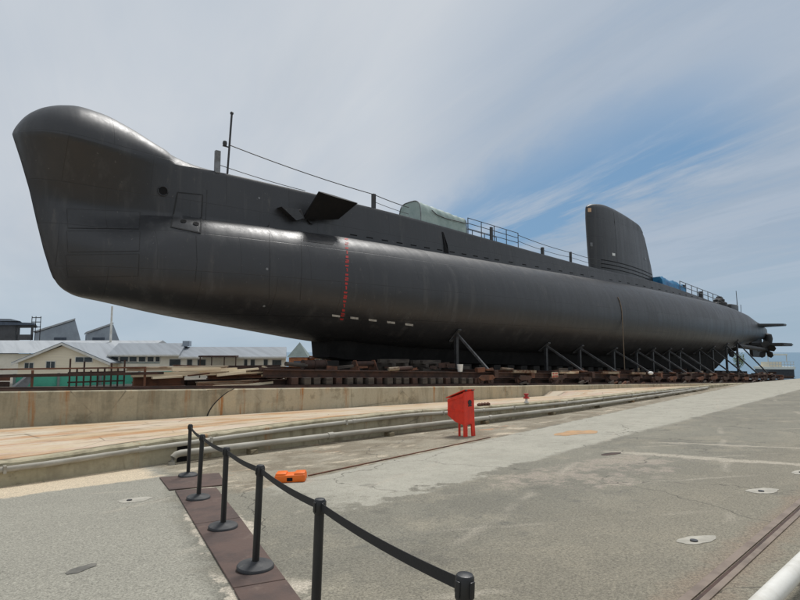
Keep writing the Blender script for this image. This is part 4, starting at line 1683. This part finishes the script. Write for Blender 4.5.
# brown cover plates under the stanchions
PL = [([(3.72, 11.36), (4.72, 10.92), (4.28, 9.62), (3.42, 9.93)], 'wide rusty brown plate furthest back, under the last barrier post'),
      ([(3.47, 9.79), (4.05, 9.47), (3.42, 7.20), (2.86, 7.32)], 'rusty brown strip plate second from the back, under the second and third posts'),
      ([(2.855, 7.30), (3.415, 7.18), (2.70, 4.72), (2.26, 4.86)], 'long rusty brown strip plate in front, under the fourth post'),
      ([(2.255, 4.84), (2.695, 4.70), (2.35, 3.5), (1.93, 3.6)], 'nearest rusty brown plate, cut off by the picture bottom')]
for poly, lab in PL:
    bm = B()
    prism(bm, [(x, y, gz(x, y) + .004) for x, y in poly], (0, 0, .018))
    bmesh.ops.bevel(bm, geom=list(bm.edges), offset=.004, segments=1, affect='EDGES')
    tag(obj('cover_plate', bm, 'plate'), lab, 'steel plate', 'rusty brown cover plates in a row')

# barrier posts
PH = .985
Nn = Vector((-GB, -GC, 1)).normalized()
bases = [(4.14, 11.02), (3.48, 8.80), (3.03, 6.85), (2.63, 5.18), (2.20, 3.44), (1.80, 1.72)]
tops = [(4.14, 11.01, -1.41), (3.44, 8.50, -1.29), (3.01, 6.76, -1.2), (2.62, 5.10, -1.12), (2.20, 3.41, -1.03), (1.82, 1.71, -.95)]
plabs = ['black barrier post furthest back, on the wide brown plate', 'second black barrier post from the back, before the pipe elbow', 'third black barrier post from the back on the brown strip', 'fourth black barrier post from the back with its round base in full view', 'fifth black barrier post from the back, its base below the picture', 'nearest black barrier post, only its head showing at the bottom']
heads = []
LEAN = Vector((.004, -.072, 1)).normalized()
proto = None
for i, ((x, y), lab) in enumerate(zip(bases, plabs)):
    z = gz(x, y) + .022
    if proto is None:
        root = thing('barrier_post', (0, 0, 0), lab, 'barrier post', 'black belt barrier posts in a row')
        bm = B()
        lathe(bm, [(0, 0), (.165, 0), (.178, .012), (.178, .028), (.168, .040), (.10, .052), (.05, .064), (.04, .075), (0, .075)], (0, 0, 0), 40)
        obj('base', bm, 'base_rubber', root, 40)
        bm = B()
        lathe(bm, [(.0, .06), (.034, .06), (.034, .90), (0, .90)], (0, 0, 0), 24)
        obj('pole', bm, 'black_plastic', root, 40)
        bm = B()
        lathe(bm, [(0, .885), (.037, .885), (.040, .89), (.040, .975), (.034, .985), (.015, .99), (0, .99)], (0, 0, 0), 24)
        for k in range(4):
            box(bm, (-.012, .036, .90), (.012, .047, .968), .002, Matrix.Rotation(k * PI / 2, 4, 'Z'))
        obj('head', bm, 'black_plastic', root, 40)
        proto = root
        o_ = root
    else:
        o_ = copy_tree(proto)
    o_.location = (x, y, z)
    o_.rotation_mode = 'QUATERNION'
    ln = Vector((random.uniform(-.008, .012), -.048 - random.uniform(0, .012), 1)).normalized()
    o_.rotation_quaternion = Vector((0, 0, 1)).rotation_difference(ln)
    o_['label'] = lab
    heads.append((o_, Vector((x, y, z)) + ln * .935))
bpy.context.view_layer.update()
for i in range(5):
    (ro, a), (_, c) = heads[i], heads[i + 1]
    d = (c - a).normalized()
    a2, c2 = a + d * .045, c - d * .045
    L = (c2 - a2).length
    bm = B()
    n = 16
    rr = []
    for k in range(n + 1):
        t = k / n
        p = a2.lerp(c2, t) - Vector((0, 0, 4 * t * (1 - t) * .028 * (L / 2) ** 1.2))
        s = Vector((-d.y, d.x, 0)).normalized() * .002
        tw = Vector((0, 0, .027))
        rr.append([bm.verts.new(p - tw - s), bm.verts.new(p + tw - s), bm.verts.new(p + tw + s), bm.verts.new(p - tw + s)])
    for A, C in zip(rr, rr[1:]):
        for j in range(4):
            bm.faces.new((A[j], C[j], C[(j + 1) % 4], A[(j + 1) % 4]))
    bm.faces.new(rr[0])
    bm.faces.new(rr[-1])
    mw = ro.matrix_world.inverted()
    bm.transform(mw)
    bmesh.ops.recalc_face_normals(bm, faces=bm.faces)
    me = bpy.data.meshes.new('belt')
    bm.to_mesh(me)
    bm.free()
    me.materials.append(M['belt'])
    bo = bpy.data.objects.new('belt', me)
    COL.objects.link(bo)
    bo.parent = ro

# orange block: low barrier foot with two raised lobes
ob = thing('orange_block', (5.3, 9.12, gz(5.3, 9.12)), 'orange plastic barrier foot lying on the asphalt beyond the posts', 'barrier foot')
mt = Matrix.Translation((5.28, 9.1, gz(5.28, 9.1))) @ Matrix.Rotation(R(-38), 4, 'Z') @ Matrix.Rotation(R(-2), 4, 'Y')
bm = B()
vs = box(bm, (-.27, -.16, .003), (.27, .16, .135), .025)
bmesh.ops.transform(bm, matrix=mt, verts=list(bm.verts))
obj('body', bm, 'orange', ob, 40)
for sx in (-1, 1):
    bm = B()
    box(bm, (sx * .165 - .095, -.14, .11), (sx * .165 + .10, .14, .165), .025)
    bmesh.ops.transform(bm, matrix=mt, verts=list(bm.verts))
    obj('raised_lobe', bm, 'orange', ob, 40)
bm = B()
box(bm, (-.05, -.165, .03), (.05, -.155, .09), .003)
bmesh.ops.transform(bm, matrix=mt, verts=list(bm.verts))
obj('socket', bm, 'hole', ob)

# red bin on two legs
bx, by = 12.2, 11.25
bz = gz(bx, by)
rb = thing('red_bin', (bx, by, bz), 'bright red steel bin with a sloping lid and front legs beside the low wall', 'bin')
mt = Matrix.Translation((bx, by, bz)) @ Matrix.Rotation(R(-3), 4, 'Z')
BW = .42


def tr(p):
    return mt @ Vector(p)


def trv(p):
    return mt.to_3x3() @ Vector(p)


bm = B()      # tall front plate that runs down into two legs
prism(bm, [tr(p) for p in [(0, 0, 0), (.13, 0, 0), (.13, 0, .33), (.155, 0, .36), (.275, 0, .36), (.30, 0, .33), (.32, 0, .0), (.45, 0, .0), (.42, 0, .4), (.40, 0, 1.33), (.01, 0, 1.285)]], trv((0, .05, 0)))
obj('front_plate', bm, 'red_paint', rb)
bm = B()      # hopper: sides, sloping floor, open inside under the lid
prof = [(.052, .33), (.40, .40), (.72, .56), (.72, 1.04), (.052, 1.26)]
for xx in (.012, .372):
    prism(bm, [tr((xx, y, z)) for y, z in prof], trv((.02, 0, 0)))
for (y0, z0), (y1, z1) in ((prof[0], prof[1]), (prof[1], prof[2]), (prof[2], prof[3])):
    d = Vector((0, y1 - y0, z1 - z0)).normalized()
    n = Vector((0, -d.z, d.y)) * .02
    prism(bm, [tr((.033, y0, z0)), tr((.371, y0, z0)), tr((.371, y1, z1)), tr((.033, y1, z1))], trv(n))
obj('body', bm, 'red_paint', rb)
bm = B()
prism(bm, [tr((-.02, -.01, 1.335)), tr((-.02, -.01, 1.36)), tr((-.02, .76, 1.09)), tr((-.02, .76, 1.065))], trv((.45, 0, .0)))
obj('lid', bm, 'red_paint', rb)
for zz0, zz1 in ((1.16, .98), (.72, .72)):
    bm = B()
    bar(bm, tr((.004, .06, zz0)), tr((.004, .72, zz1)), .016, .035)
    obj('rib', bm, 'red_paint', rb)
for xx in (.06, .34):
    bm = B()
    tube(bm, [tr((xx - .04, -.02, 1.335)), tr((xx + .04, -.02, 1.335))], .018, 10)
    obj('hinge', bm, 'steel_dark', rb)
bm = B()
bar(bm, tr((.09, .30, -.03)), tr((.09, .30, .40)), .05, .05)
obj('rear_leg', bm, 'red_paint', rb)
bm = B()
tube(bm, [tr((.225, -.012, .98)), tr((.225, .005, .98))], .075, 18)
obj('badge', bm, 'sub_dark', rb, 40)
bm = B()
prism(bm, [tr((.16, -.012, .86)), tr((.30, -.012, .87)), tr((.30, -.012, .91)), tr((.16, -.012, .90))], trv((0, .02, 0)))
obj('badge_plate', bm, 'sub_dark', rb)

# small valve and debris on the kerb
v0 = Vector((19.0, kfoot(19) + .12, ktop(19)))
vt = thing('valve', v0, 'small red and white valve standing on the low wall right of the red bin', 'valve')
bm = B()
lathe(bm, [(0, 0), (.09, 0), (.09, .05), (.05, .06), (.05, .16), (0, .16)], v0, 14)
obj('valve_body', bm, 'white_plastic', vt, 40)
bm = B()
lathe(bm, [(0, .16), (.12, .17), (.13, .21), (.06, .25), (.06, .30), (.10, .32), (.09, .37), (0, .38)], v0, 14)
obj('valve_wheel', bm, 'red_mark', vt, 40)
v1 = Vector((16.2, kfoot(16.2) + .2, ktop(16.2)))
bm = B()
for k in range(4):
    bmesh.ops.create_icosphere(bm, subdivisions=1, radius=.10, matrix=Matrix.Translation(v1 + Vector((-.24 + .17 * k, random.uniform(-.05, .05), .05))) @ Matrix.Diagonal((1.1, .9, .75, 1)))
tag(obj('rubble', bm, 'rust'), 'little heap of rusty rubble on the low wall next to the red bin', 'rubble')

# ================================================================== BACKGROUND BUILDINGS
GZ = -4.36


def Pd(u, v, d):
    return atd(u, v, d)


def face_frame(u, d):
    """origin on the ground below pixel column u at depth d, axes along view right / away"""
    p = atd(u, HZ, d)
    return Vector((p.x, p.y, 0))


AY = FH


def wb(bm, o, x0, x1, y0, y1, z0, z1):
    """box in a frame facing the viewer: x right, y away, z world"""
    pts_ = [o + RT * x + AY * y0 for x in (x0, x1)]
    a, c = pts_
    prism(bm, [a + Vector((0, 0, z0)), c + Vector((0, 0, z0)), c + Vector((0, 0, z1)), a + Vector((0, 0, z1))], AY * (y1 - y0))


def window(parent, o, xc, zc, w, h, y=0.0, mull=1):
    bm = B()
    t = .07
    wb(bm, o, xc - w / 2 - t, xc + w / 2 + t, y - .05, y, zc + h / 2, zc + h / 2 + t)
    wb(bm, o, xc - w / 2 - t, xc + w / 2 + t, y - .07, y, zc - h / 2 - t, zc - h / 2)
    wb(bm, o, xc - w / 2 - t, xc - w / 2, y - .048, y, zc - h / 2, zc + h / 2)
    wb(bm, o, xc + w / 2, xc + w / 2 + t, y - .048, y, zc - h / 2, zc + h / 2)
    for k in range(1, mull + 1):
        xx = xc - w / 2 + w * k / (mull + 1)
        wb(bm, o, xx - .03, xx + .03, y - .046, y, zc - h / 2, zc + h / 2)
    f = obj('window', bm, 'frame', parent)
    bm = B()
    wb(bm, o, xc - w / 2, xc + w / 2, y - .02, y - .003, zc - h / 2, zc + h / 2)
    obj('pane', bm, 'glass', f)


def px(d):
    return d / F


# cottage
D = 62.0
o0 = face_frame(64, D)
s = px(D)
ct = thing('gabled_cottage', o0 + Vector((0, 0, GZ)), 'cream weatherboard cottage with a white gable, left behind the slip', 'house')
wl = 45 * s
ze, zr = (HZ - 361.5) * s, (HZ - 344.5) * s
bm = B()
prism(bm, [o0 - RT * wl + Vector((0, 0, GZ)), o0 + RT * wl + Vector((0, 0, GZ)), o0 + RT * wl + Vector((0, 0, ze)), o0 + Vector((0, 0, zr - .1)), o0 - RT * wl + Vector((0, 0, ze))], FH * 9)
obj('wall', bm, 'cream', ct)
for sg_ in (-1, 1):
    bm = B()
    e = o0 + RT * (sg_ * (wl + .45)) + Vector((0, 0, ze - .22)) - FH * .5
    r_ = o0 + Vector((0, 0, zr + .12)) - FH * .5
    prism(bm, [e, r_, r_ + Vector((0, 0, .14)), e + Vector((0, 0, .14))], FH * 9.9)
    obj('roof', bm, 'roof_grey', ct)
    bm = B()
    e = o0 + RT * (sg_ * (wl + .45)) + Vector((0, 0, ze - .42)) - FH * .56
    r_ = o0 + Vector((0, 0, zr - .08)) - FH * .56
    prism(bm, [e, r_, r_ + Vector((0, 0, .24)), e + Vector((0, 0, .24))], FH * .055)
    obj('bargeboard', bm, 'frame', ct)
window(ct, o0, -34 * s, (HZ - 365.5) * s, 8.5 * s, 5 * s)
window(ct, o0, -12.5 * s, (HZ - 365) * s, 8.5 * s, 7 * s)
window(ct, o0, 20.5 * s, (HZ - 359.5) * s, 16.5 * s, 4.6 * s)
# white shed at far left
D = 66.0
o1 = face_frame(5, D)
s = px(D)
ws = thing('white_shed', o1 + Vector((0, 0, GZ)), 'long white walled shed with a pale roof at far left behind the cottage', 'shed')
bm = B()
wb(bm, o1, -22, 60 * s, 5, 17, GZ, (HZ - 354) * s)
obj('wall', bm, 'offwhite', ws)
bm = B()
prism(bm, [o1 - RT * 22.5 + FH * 4.3 + Vector((0, 0, (HZ - 353.2) * s)), o1 - RT * 22.5 + FH * 11 + Vector((0, 0, (HZ - 338.5) * s)), o1 - RT * 22.5 + FH * 17.5 + Vector((0, 0, (HZ - 353.2) * s))], RT * (22.5 + 118 * s))
obj('roof', bm, 'roof_white', ws)
# long low shed, right of the cottage
D = 64.0
o2 = face_frame(108, D)
s = px(D)
ls = thing('long_shed', o2 + Vector((0, 0, GZ)), 'long cream shed with a grey roof and a row of windows, right of the cottage', 'shed')
AY = Vector((ray(289, HZ).x, ray(289, HZ).y, 0)).normalized()
for x0_, x1_, ve, vr in ((1.3, 72, 354.8, 342.7), (72.1, 178, 356.8, 346.6)):
    bm = B()
    wb(bm, o2, x0_ * s, x1_ * s, 0, 7, GZ, (HZ - ve - .4) * s)
    obj('wall', bm, 'offwhite', ls)
    bm = B()
    prism(bm, [o2 + RT * ((x0_ - .3) * s) - AY * .6 + Vector((0, 0, (HZ - ve) * s)), o2 + RT * ((x0_ - .3) * s) + AY * 3.5 + Vector((0, 0, (HZ - vr) * s)), o2 + RT * ((x0_ - .3) * s) + AY * 7.6 + Vector((0, 0, (HZ - ve) * s))], RT * ((x1_ - x0_ + .6) * s))
    obj('roof', bm, 'roof_grey', ls)
    bm = B()
    wb(bm, o2, (x0_ - .2) * s, (x1_ + .5) * s, -.75, -.62, (HZ - ve - 1.4) * s, (HZ - ve + .2) * s)
    obj('gutter', bm, 'frame', ls)
bm = B()
wb(bm, o2, 70 * s, 77 * s, 2.6, 4.2, (HZ - 346) * s, (HZ - 340.5) * s)
obj('roof_vent', bm, 'saw', ls)
for u, w in ((115, 7), (124.5, 8), (133.5, 7), (142.5, 6.5), (151, 6), (158, 4)):
    window(ls, o2, (u - 108) * s, (HZ - 359.2) * s, w * s, 4.6 * s, 0, 0)
for u, w, h in ((175.5, 11, 6.5), (190, 5, 6), (202, 8, 6), (246, 3, 6), (253, 4, 6), (266, 4, 6), (277, 9, 5)):
    window(ls, o2, (u - 108) * s, (HZ - 362.5) * s, w * s, h * s, 0, 0)
bm = B()
wb(bm, o2, 95 * s, 131 * s, -3.2, -.2, (HZ - 357) * s, (HZ - 355.4) * s)
obj('veranda_roof', bm, 'rust_dark', ls)
for xx in (96, 107, 119, 130):
    bm = B()
    wb(bm, o2, xx * s, (xx + 1) * s, -3.1, -2.98, GZ, (HZ - 357) * s)
    obj('veranda_post', bm, 'rust_dark', ls)
bm = B()
wb(bm, o2, 1.4 * s, 52 * s, -.05, -.003, (HZ - 363.4) * s, (HZ - 362.2) * s)
obj('window_ledge', bm, 'green_grey', ls)
AY = FH
# sawtooth warehouse
D = 112.0
s = px(D)
o3 = face_frame(60, D)
SV = Vector((o3.x, o3.y, 0)).normalized()
for (u0, upk, u1, vpk, vb, lab) in ((34, 73.5, 80, 320.3, 342, 'left blue grey sawtooth gable rising behind the cottage'), (86, 112, 119, 324.5, 343, 'right smaller blue grey sawtooth gable behind the white pole')):
    t = thing('sawtooth_warehouse', o3 + Vector((0, 0, GZ)), lab, 'warehouse', 'sawtooth gables behind the sheds')
    bm = B()
    prism(bm, [o3 + RT * ((u - 60) * s) + Vector((0, 0, z)) for u, z in ((u0, GZ), (u1, GZ), (u1, (HZ - vb + 2) * s), (upk, (HZ - vpk) * s), (u0, (HZ - vb + 9) * s))], SV * 8)
    obj('wall', bm, 'saw', t)
    bm = B()
    wb(bm, o3, (upk - 20 - 60) * s, (upk - 8 - 60) * s, -.1, -.003, (HZ - 341) * s, (HZ - 337.5) * s)
    obj('louvre', bm, 'saw_dark', t)
    bm = B()
    a = o3 + RT * ((u0 - 1 - 60) * s) + Vector((0, 0, (HZ - vb + 9.3) * s)) - SV * .3
    c = o3 + RT * ((upk - 60) * s) + Vector((0, 0, (HZ - vpk + .4) * s)) - SV * .3
    prism(bm, [a, c, c + Vector((0, 0, .35)), a + Vector((0, 0, .35))], SV * 9.0)
    obj('roof', bm, 'roof_white', t)
bm = B()
a_ = face_frame(110, 76)
tube(bm, [a_ + Vector((0, 0, GZ)), a_ + Vector((0, 0, (HZ - 306) * px(76)))], .16, 10, r2=.12)
tag(obj('white_pole', bm, 'pipe_white', None, 40), 'tall slim white pole standing behind the long shed', 'pole')
# dark industrial block, far left
D = 90.0
s = px(D)
o4 = face_frame(14, D)
AYs = AY
AY = SV
db = thing('dark_building', o4 + Vector((0, 0, GZ)), 'dark slate building with an open bay and lattice stack at far left', 'building')
bm = B()
wb(bm, o4, -40 * s, 0, 0, 12, GZ, (HZ - 324) * s)
obj('wall', bm, 'slate', db)
bm = B()
prism(bm, [o4 + RT * (-42 * s) - AY * .5 + Vector((0, 0, (HZ - 321) * s)), o4 + RT * (19 * s) - AY * .5 + Vector((0, 0, (HZ - 323) * s)), o4 + RT * (19 * s) - AY * .5 + Vector((0, 0, (HZ - 325) * s)), o4 + RT * (-42 * s) - AY * .5 + Vector((0, 0, (HZ - 325.5) * s))], AY * 13)
obj('roof', bm, 'saw_dark', db)
bm = B()
prism(bm, [o4 + RT * (-42 * s) + AY * 1 + Vector((0, 0, (HZ - 318) * s)), o4 + RT * (-6 * s) + AY * 1 + Vector((0, 0, (HZ - 318.5) * s)), o4 + RT * (4 * s) + AY * 1 + Vector((0, 0, (HZ - 320.8) * s)), o4 + RT * (-42 * s) + AY * 1 + Vector((0, 0, (HZ - 320.8) * s))], AY * 10)
obj('upper_roof', bm, 'roof_grey', db)
bm = B()
for a, c, d_, e in ((1, 18, 325.2, 327.5), (1, 3, 327.5, 340), (16, 18, 327.5, 340), (1, 18, 334.5, 340)):
    wb(bm, o4, a * s, c * s, .2, .9, (HZ - e) * s, (HZ - d_) * s)
obj('open_bay', bm, 'slate', db)
bm = B()
for uu in (15, 19, 24):
    wb(bm, o4, uu * s, (uu + .8) * s, 2, 2.15, GZ, (HZ - 315.5) * s)
for vv in (316.5, 321, 326, 331):
    wb(bm, o4, 15 * s, 25 * s, 2.01, 2.14, (HZ - vv - .8) * s, (HZ - vv) * s)
obj('lattice_stack', bm, 'steel_dark', db)
AY = AYs
# orange hut with pyramid roof
D = 57.0
s = px(D)
o5 = face_frame(298, D)
oh = thing('orange_hut', o5 + Vector((0, 0, GZ)), 'small orange brick hut with a grey pyramid roof seen past the keel', 'hut')
bm = B()
wb(bm, o5, -9 * s, 9 * s, 0, 18 * s, GZ, (HZ - 357.3) * s)
obj('wall', bm, 'orange_wall', oh)
bm = B()
bs = [o5 + RT * (x * s) + FH * (y * s) + Vector((0, 0, (HZ - 357) * s)) for x, y in ((-10.5, -1.5), (10.5, -1.5), (10.5, 19.5), (-10.5, 19.5))]
ap = bm.verts.new(o5 + FH * (9 * s) + Vector((0, 0, (HZ - 342.0) * s)))
vv = [bm.verts.new(p) for p in bs]
bm.faces.new(vv)
for i in range(4):
    bm.faces.new((vv[i], vv[(i + 1) % 4], ap))
obj('roof', bm, 'green_grey', oh)
bm = B()
wb(bm, o5, -4 * s, 5 * s, -.12, -.003, GZ, (HZ - 361) * s)
obj('door', bm, 'saw_dark', oh)
bm = B()
wb(bm, o5, 9.5 * s, 58 * s, 1, 8, GZ, (HZ - 358) * s)
obj('side_wing', bm, 'orange_wall', oh)
bm = B()
wb(bm, o5, 9.6 * s, 59 * s, .5, 8.5, (HZ - 357.7) * s, (HZ - 356) * s)
obj('wing_roof', bm, 'rust', oh)
window(oh, o5, 20 * s, (HZ - 361.5) * s, 8 * s, 4 * s, 1.0, 1)
# green hoarding standing on the slip behind the rusty frame
gh = thing('green_hoarding', (4.5, 24.0, ptop(4.5)), 'sea green hoarding behind the rusty frame, below the cottage', 'hoarding')
bm = B()
box(bm, (2.75, 24.0, ptop(4) - .02), (8.3, 24.06, -.80))
obj('panel', bm, 'green', gh)
for xx in (2.75, 4.1, 5.5, 6.9, 8.3):
    bm = B()
    box(bm, (xx - .04, 23.93, ptop(4) - .02), (xx + .04, 23.995, -.77))
    obj('post', bm, 'green_grey', gh)
bm = B()
prism(bm, [aty(u, v, 23.0) for u, v in ((14, 387), (27, 387), (35, 376), (28, 376))], (0, .5, 0))
tag(obj('loading_ramp', bm, 'grey_steel'), 'sloping grey steel ramp at the left end of the green hoarding', 'ramp')
for zz_, hh_, mt_, lab in ((.02, .16, 'rust_dark', 'dark rusty girder lying lowest at the left edge of the slip'), (.22, .15, 'rust', 'brown rusty girder resting on the dark one at the left edge of the slip')):
    bm = B()
    bar(bm, (-12, 23.4, ptop(-12) + zz_ + hh_ / 2), (2.55, 23.4, ptop(2.55) + zz_ + hh_ / 2), .3, hh_)
    tag(obj('girder', bm, mt_), lab, 'girder')

# shrub and moored barge beyond the stern
D = 98
o7 = face_frame(738.5, D)
s = px(D)
sh = thing('shrub', o7 + Vector((0, 0, -4.6)), 'yellow green shrub beyond the slip, seen between the last shores', 'shrub')
bm = B()
tube(bm, [o7 + Vector((0, 0, -6.9)), o7 + Vector((.1, 0, -3.5)), o7 + Vector((0, .1, -1.6))], .12, 7, r2=.05)
obj('trunk', bm, 'bark', sh)
bm = B()
for k in range(700):
    a, z = random.uniform(0, 2 * PI), random.uniform(-1, 1)
    r = random.random() ** .4
    rr = math.sqrt(1 - z * z) * r
    p = o7 + Vector((rr * math.cos(a) * 1.0, rr * math.sin(a) * 1.0, -1.35 + z * r * 1.25 + .3 * math.sin(a * 3)))
    d1 = Vector((random.uniform(-1, 1), random.uniform(-1, 1), random.uniform(-1, 1))).normalized()
    d2 = d1.orthogonal().normalized()
    L = random.uniform(.08, .17)
    bm.faces.new([bm.verts.new(p + d1 * L), bm.verts.new(p + d2 * L * .5), bm.verts.new(p - d1 * L), bm.verts.new(p - d2 * L * .5)])
obj('crown', bm, 'leaf', sh)
D = 150
s = px(D)
o8 = face_frame(781, D)
mb = thing('moored_barge', o8 + Vector((0, 0, -6.6)), 'pale moored barge with white rails on the sea behind the stern', 'barge')
bm = B()
wb(bm, o8, -13 * s, 12 * s, 0, 6, -7.0, (HZ - 369.2) * s)
obj('hull', bm, 'steel_dark', mb)
bm = B()
wb(bm, o8, -13.5 * s, 12.5 * s, -.4, 6.4, (HZ - 369.2) * s, (HZ - 366.8) * s)
obj('deck', bm, 'offwhite', mb)
bm = B()
wb(bm, o8, -9 * s, 4 * s, 1.5, 5, (HZ - 366.8) * s, (HZ - 362) * s)
obj('deckhouse', bm, 'cream', mb)
bm = B()
for xx in range(-13, 13, 3):
    wb(bm, o8, xx * s, xx * s + .09, -.3, -.2, (HZ - 366.8) * s, (HZ - 361.5) * s)
for vv in (361.4, 364):
    wb(bm, o8, -13 * s, 12.3 * s, -.31, -.19, (HZ - vv - .5) * s, (HZ - vv) * s)
obj('rail', bm, 'frame', mb)
bm = B()
wb(bm, o8, -11 * s, 9 * s, 1, 5.5, (HZ - 355.5) * s, (HZ - 353.8) * s)
obj('awning', bm, 'offwhite', mb)
for xx in (-10.5, 8.2):
    bm = B()
    wb(bm, o8, xx * s, xx * s + .15, 1.2, 1.4, (HZ - 362) * s, (HZ - 355.5) * s)
    obj('awning_post', bm, 'frame', mb)

# ================================================================== LIGHT
W = bpy.data.worlds.new('World')
S.world = W
W.use_nodes = True
nt = W.node_tree
nt.nodes.clear()
wo = nt.nodes.new('ShaderNodeOutputWorld')
bg = nt.nodes.new('ShaderNodeBackground')
nt.links.new(bg.outputs[0], wo.inputs[0])
SUN_EL, SUN_AZ = R(62), R(30)      # azimuth measured in the XY plane from +X towards +Y
sk = nt.nodes.new('ShaderNodeTexSky')
sk.sky_type = 'NISHITA'
sk.sun_disc = False
sk.sun_elevation = SUN_EL
sk.sun_rotation = PI / 2 - SUN_AZ
sk.air_density = 1.0
sk.dust_density = .7
sk.ozone_density = 2.5
SKY_STR = .13


class WN(NB):
    def __init__(s):
        s.t = nt
        tc = nt.nodes.new('ShaderNodeTexCoord')
        s.co = tc.outputs['Generated']
        sp = nt.nodes.new('ShaderNodeSeparateXYZ')
        nt.links.new(s.co, sp.inputs[0])
        s.x, s.y, s.z = sp.outputs


w = WN()
zz = w.m('ADD', w.m('MAXIMUM', w.z, 0.0), .12)
cx_ = w.m('DIVIDE', w.x, zz)
cy_ = w.m('DIVIDE', w.y, zz)
cv_ = nt.nodes.new('ShaderNodeCombineXYZ')
nt.links.new(cx_, cv_.inputs[0])
nt.links.new(cy_, cv_.inputs[1])
w.co = cv_.outputs[0]
SKA = R(78)                              # streak direction


def wnoise(scale, det, rough, st, off, rot=SKA, dist=0.0):
    mp = nt.nodes.new('ShaderNodeMapping')
    mp.vector_type = 'TEXTURE'
    nt.links.new(w.co, mp.inputs[0])
    mp.inputs['Rotation'].default_value = (0, 0, rot)
    mp.inputs['Scale'].default_value = st
    mp.inputs['Location'].default_value = off
    n = nt.nodes.new('ShaderNodeTexNoise')
    nt.links.new(mp.outputs[0], n.inputs['Vector'])
    n.inputs['Scale'].default_value = scale
    n.inputs['Detail'].default_value = det
    n.inputs['Roughness'].default_value = rough
    n.inputs['Distortion'].default_value = dist
    return n.outputs['Fac']


n_big = wnoise(.55, 5, .55, (2.4, 1, 1), (2.0, .7, 0))
n_str = w.ss(wnoise(1.7, 8, .66, (4.5, 1, 1), (.3, .2, 0), dist=.5), .27, .73)
n_fine = wnoise(5.0, 6, .6, (3.0, 1, 1), (1.1, .6, 0))
n_soft = wnoise(.9, 3, .5, (2.0, 1, 1), (5.1, 2.6, 0))


def vdot(d):
    n = nt.nodes.new('ShaderNodeVectorMath')
    n.operation = 'DOT_PRODUCT'
    tc_ = nt.nodes.new('ShaderNodeTexCoord')
    nt.links.new(tc_.outputs['Generated'], n.inputs[0])
    n.inputs[1].default_value = tuple(d)
    return n.outputs['Value']


# the thin part of the cloud deck: a long streak of sky towards the stern
r0, r1 = ray(470, 215).normalized(), ray(800, 95).normalized()
nb = r0.cross(r1).normalized()
across = w.m('ADD', vdot(nb), w.m('MULTIPLY', w.m('SUBTRACT', n_str, .5), .13))
streak = w.m('MULTIPLY', w.ss(w.m('ABSOLUTE', across), .10, .0), w.ss(vdot(ray(545, 185).normalized()), .925, .99))
thin = w.ss(vdot(ray(700, 200).normalized()), .84, 1.0)
thick = w.m('SUBTRACT', .92, w.m('MULTIPLY', thin, .14))
thick = w.m('SUBTRACT', thick, w.m('MULTIPLY', streak, .60))
thick = w.m('ADD', thick, w.m('MULTIPLY', w.m('SUBTRACT', n_str, .5), w.m('ADD', .12, w.m('ADD', w.m('MULTIPLY', thin, .18), w.m('MULTIPLY', streak, .35)))))
thick = w.m('ADD', thick, w.m('MULTIPLY', w.m('SUBTRACT', n_fine, .5), .12))
mask = w.m('MINIMUM', w.m('MAXIMUM', thick, .15), .97)
cloudc = w.mix(w.ss(n_big, .35, .65), (4.85, 5.12, 5.45), (4.15, 4.48, 4.90))
cloudc = w.mix(w.m('MULTIPLY', w.ss(n_soft, .4, .65), .5), cloudc, (5.3, 5.48, 5.7))
cloudc = w.mix(w.m('MULTIPLY', thin, .75), cloudc, (2.85, 3.32, 3.95))
cloudc = w.mix(w.m('MULTIPLY', w.m('MULTIPLY', thin, w.ss(n_str, .45, .7)), .5), cloudc, (3.5, 4.0, 4.7))
skc = w.mix(.75, sk.outputs[0], (.55, 1.75, 3.15))
col = w.mix(mask, skc, cloudc)
# thin blue haze low on the horizon
hz = w.ss(w.z, .20, .0)
col = w.mix(w.m('MULTIPLY', hz, .6), col, (2.5, 3.5, 4.4))
nt.links.new(col, bg.inputs[0])
bg.inputs[1].default_value = SKY_STR
sl = bpy.data.lights.new('sun', 'SUN')
sl.energy = 2.6
sl.angle = R(16)
sl.color = (1.0, .975, .94)
so = bpy.data.objects.new('sun', sl)
COL.objects.link(so)
sd = Vector((math.cos(SUN_EL) * math.cos(SUN_AZ), math.cos(SUN_EL) * math.sin(SUN_AZ), math.sin(SUN_EL)))
so.rotation_euler = (-sd).to_track_quat('-Z', 'Y').to_euler()
so.location = sd * 60

S.view_settings.view_transform = 'Standard'
S.view_settings.look = 'None'
S.view_settings.exposure = 0.0
S.view_settings.gamma = 1.0
S.view_settings.use_curve_mapping = False
S.render.engine = 'CYCLES'
S.cycles.max_bounces = 6
S.cycles.use_denoising = True
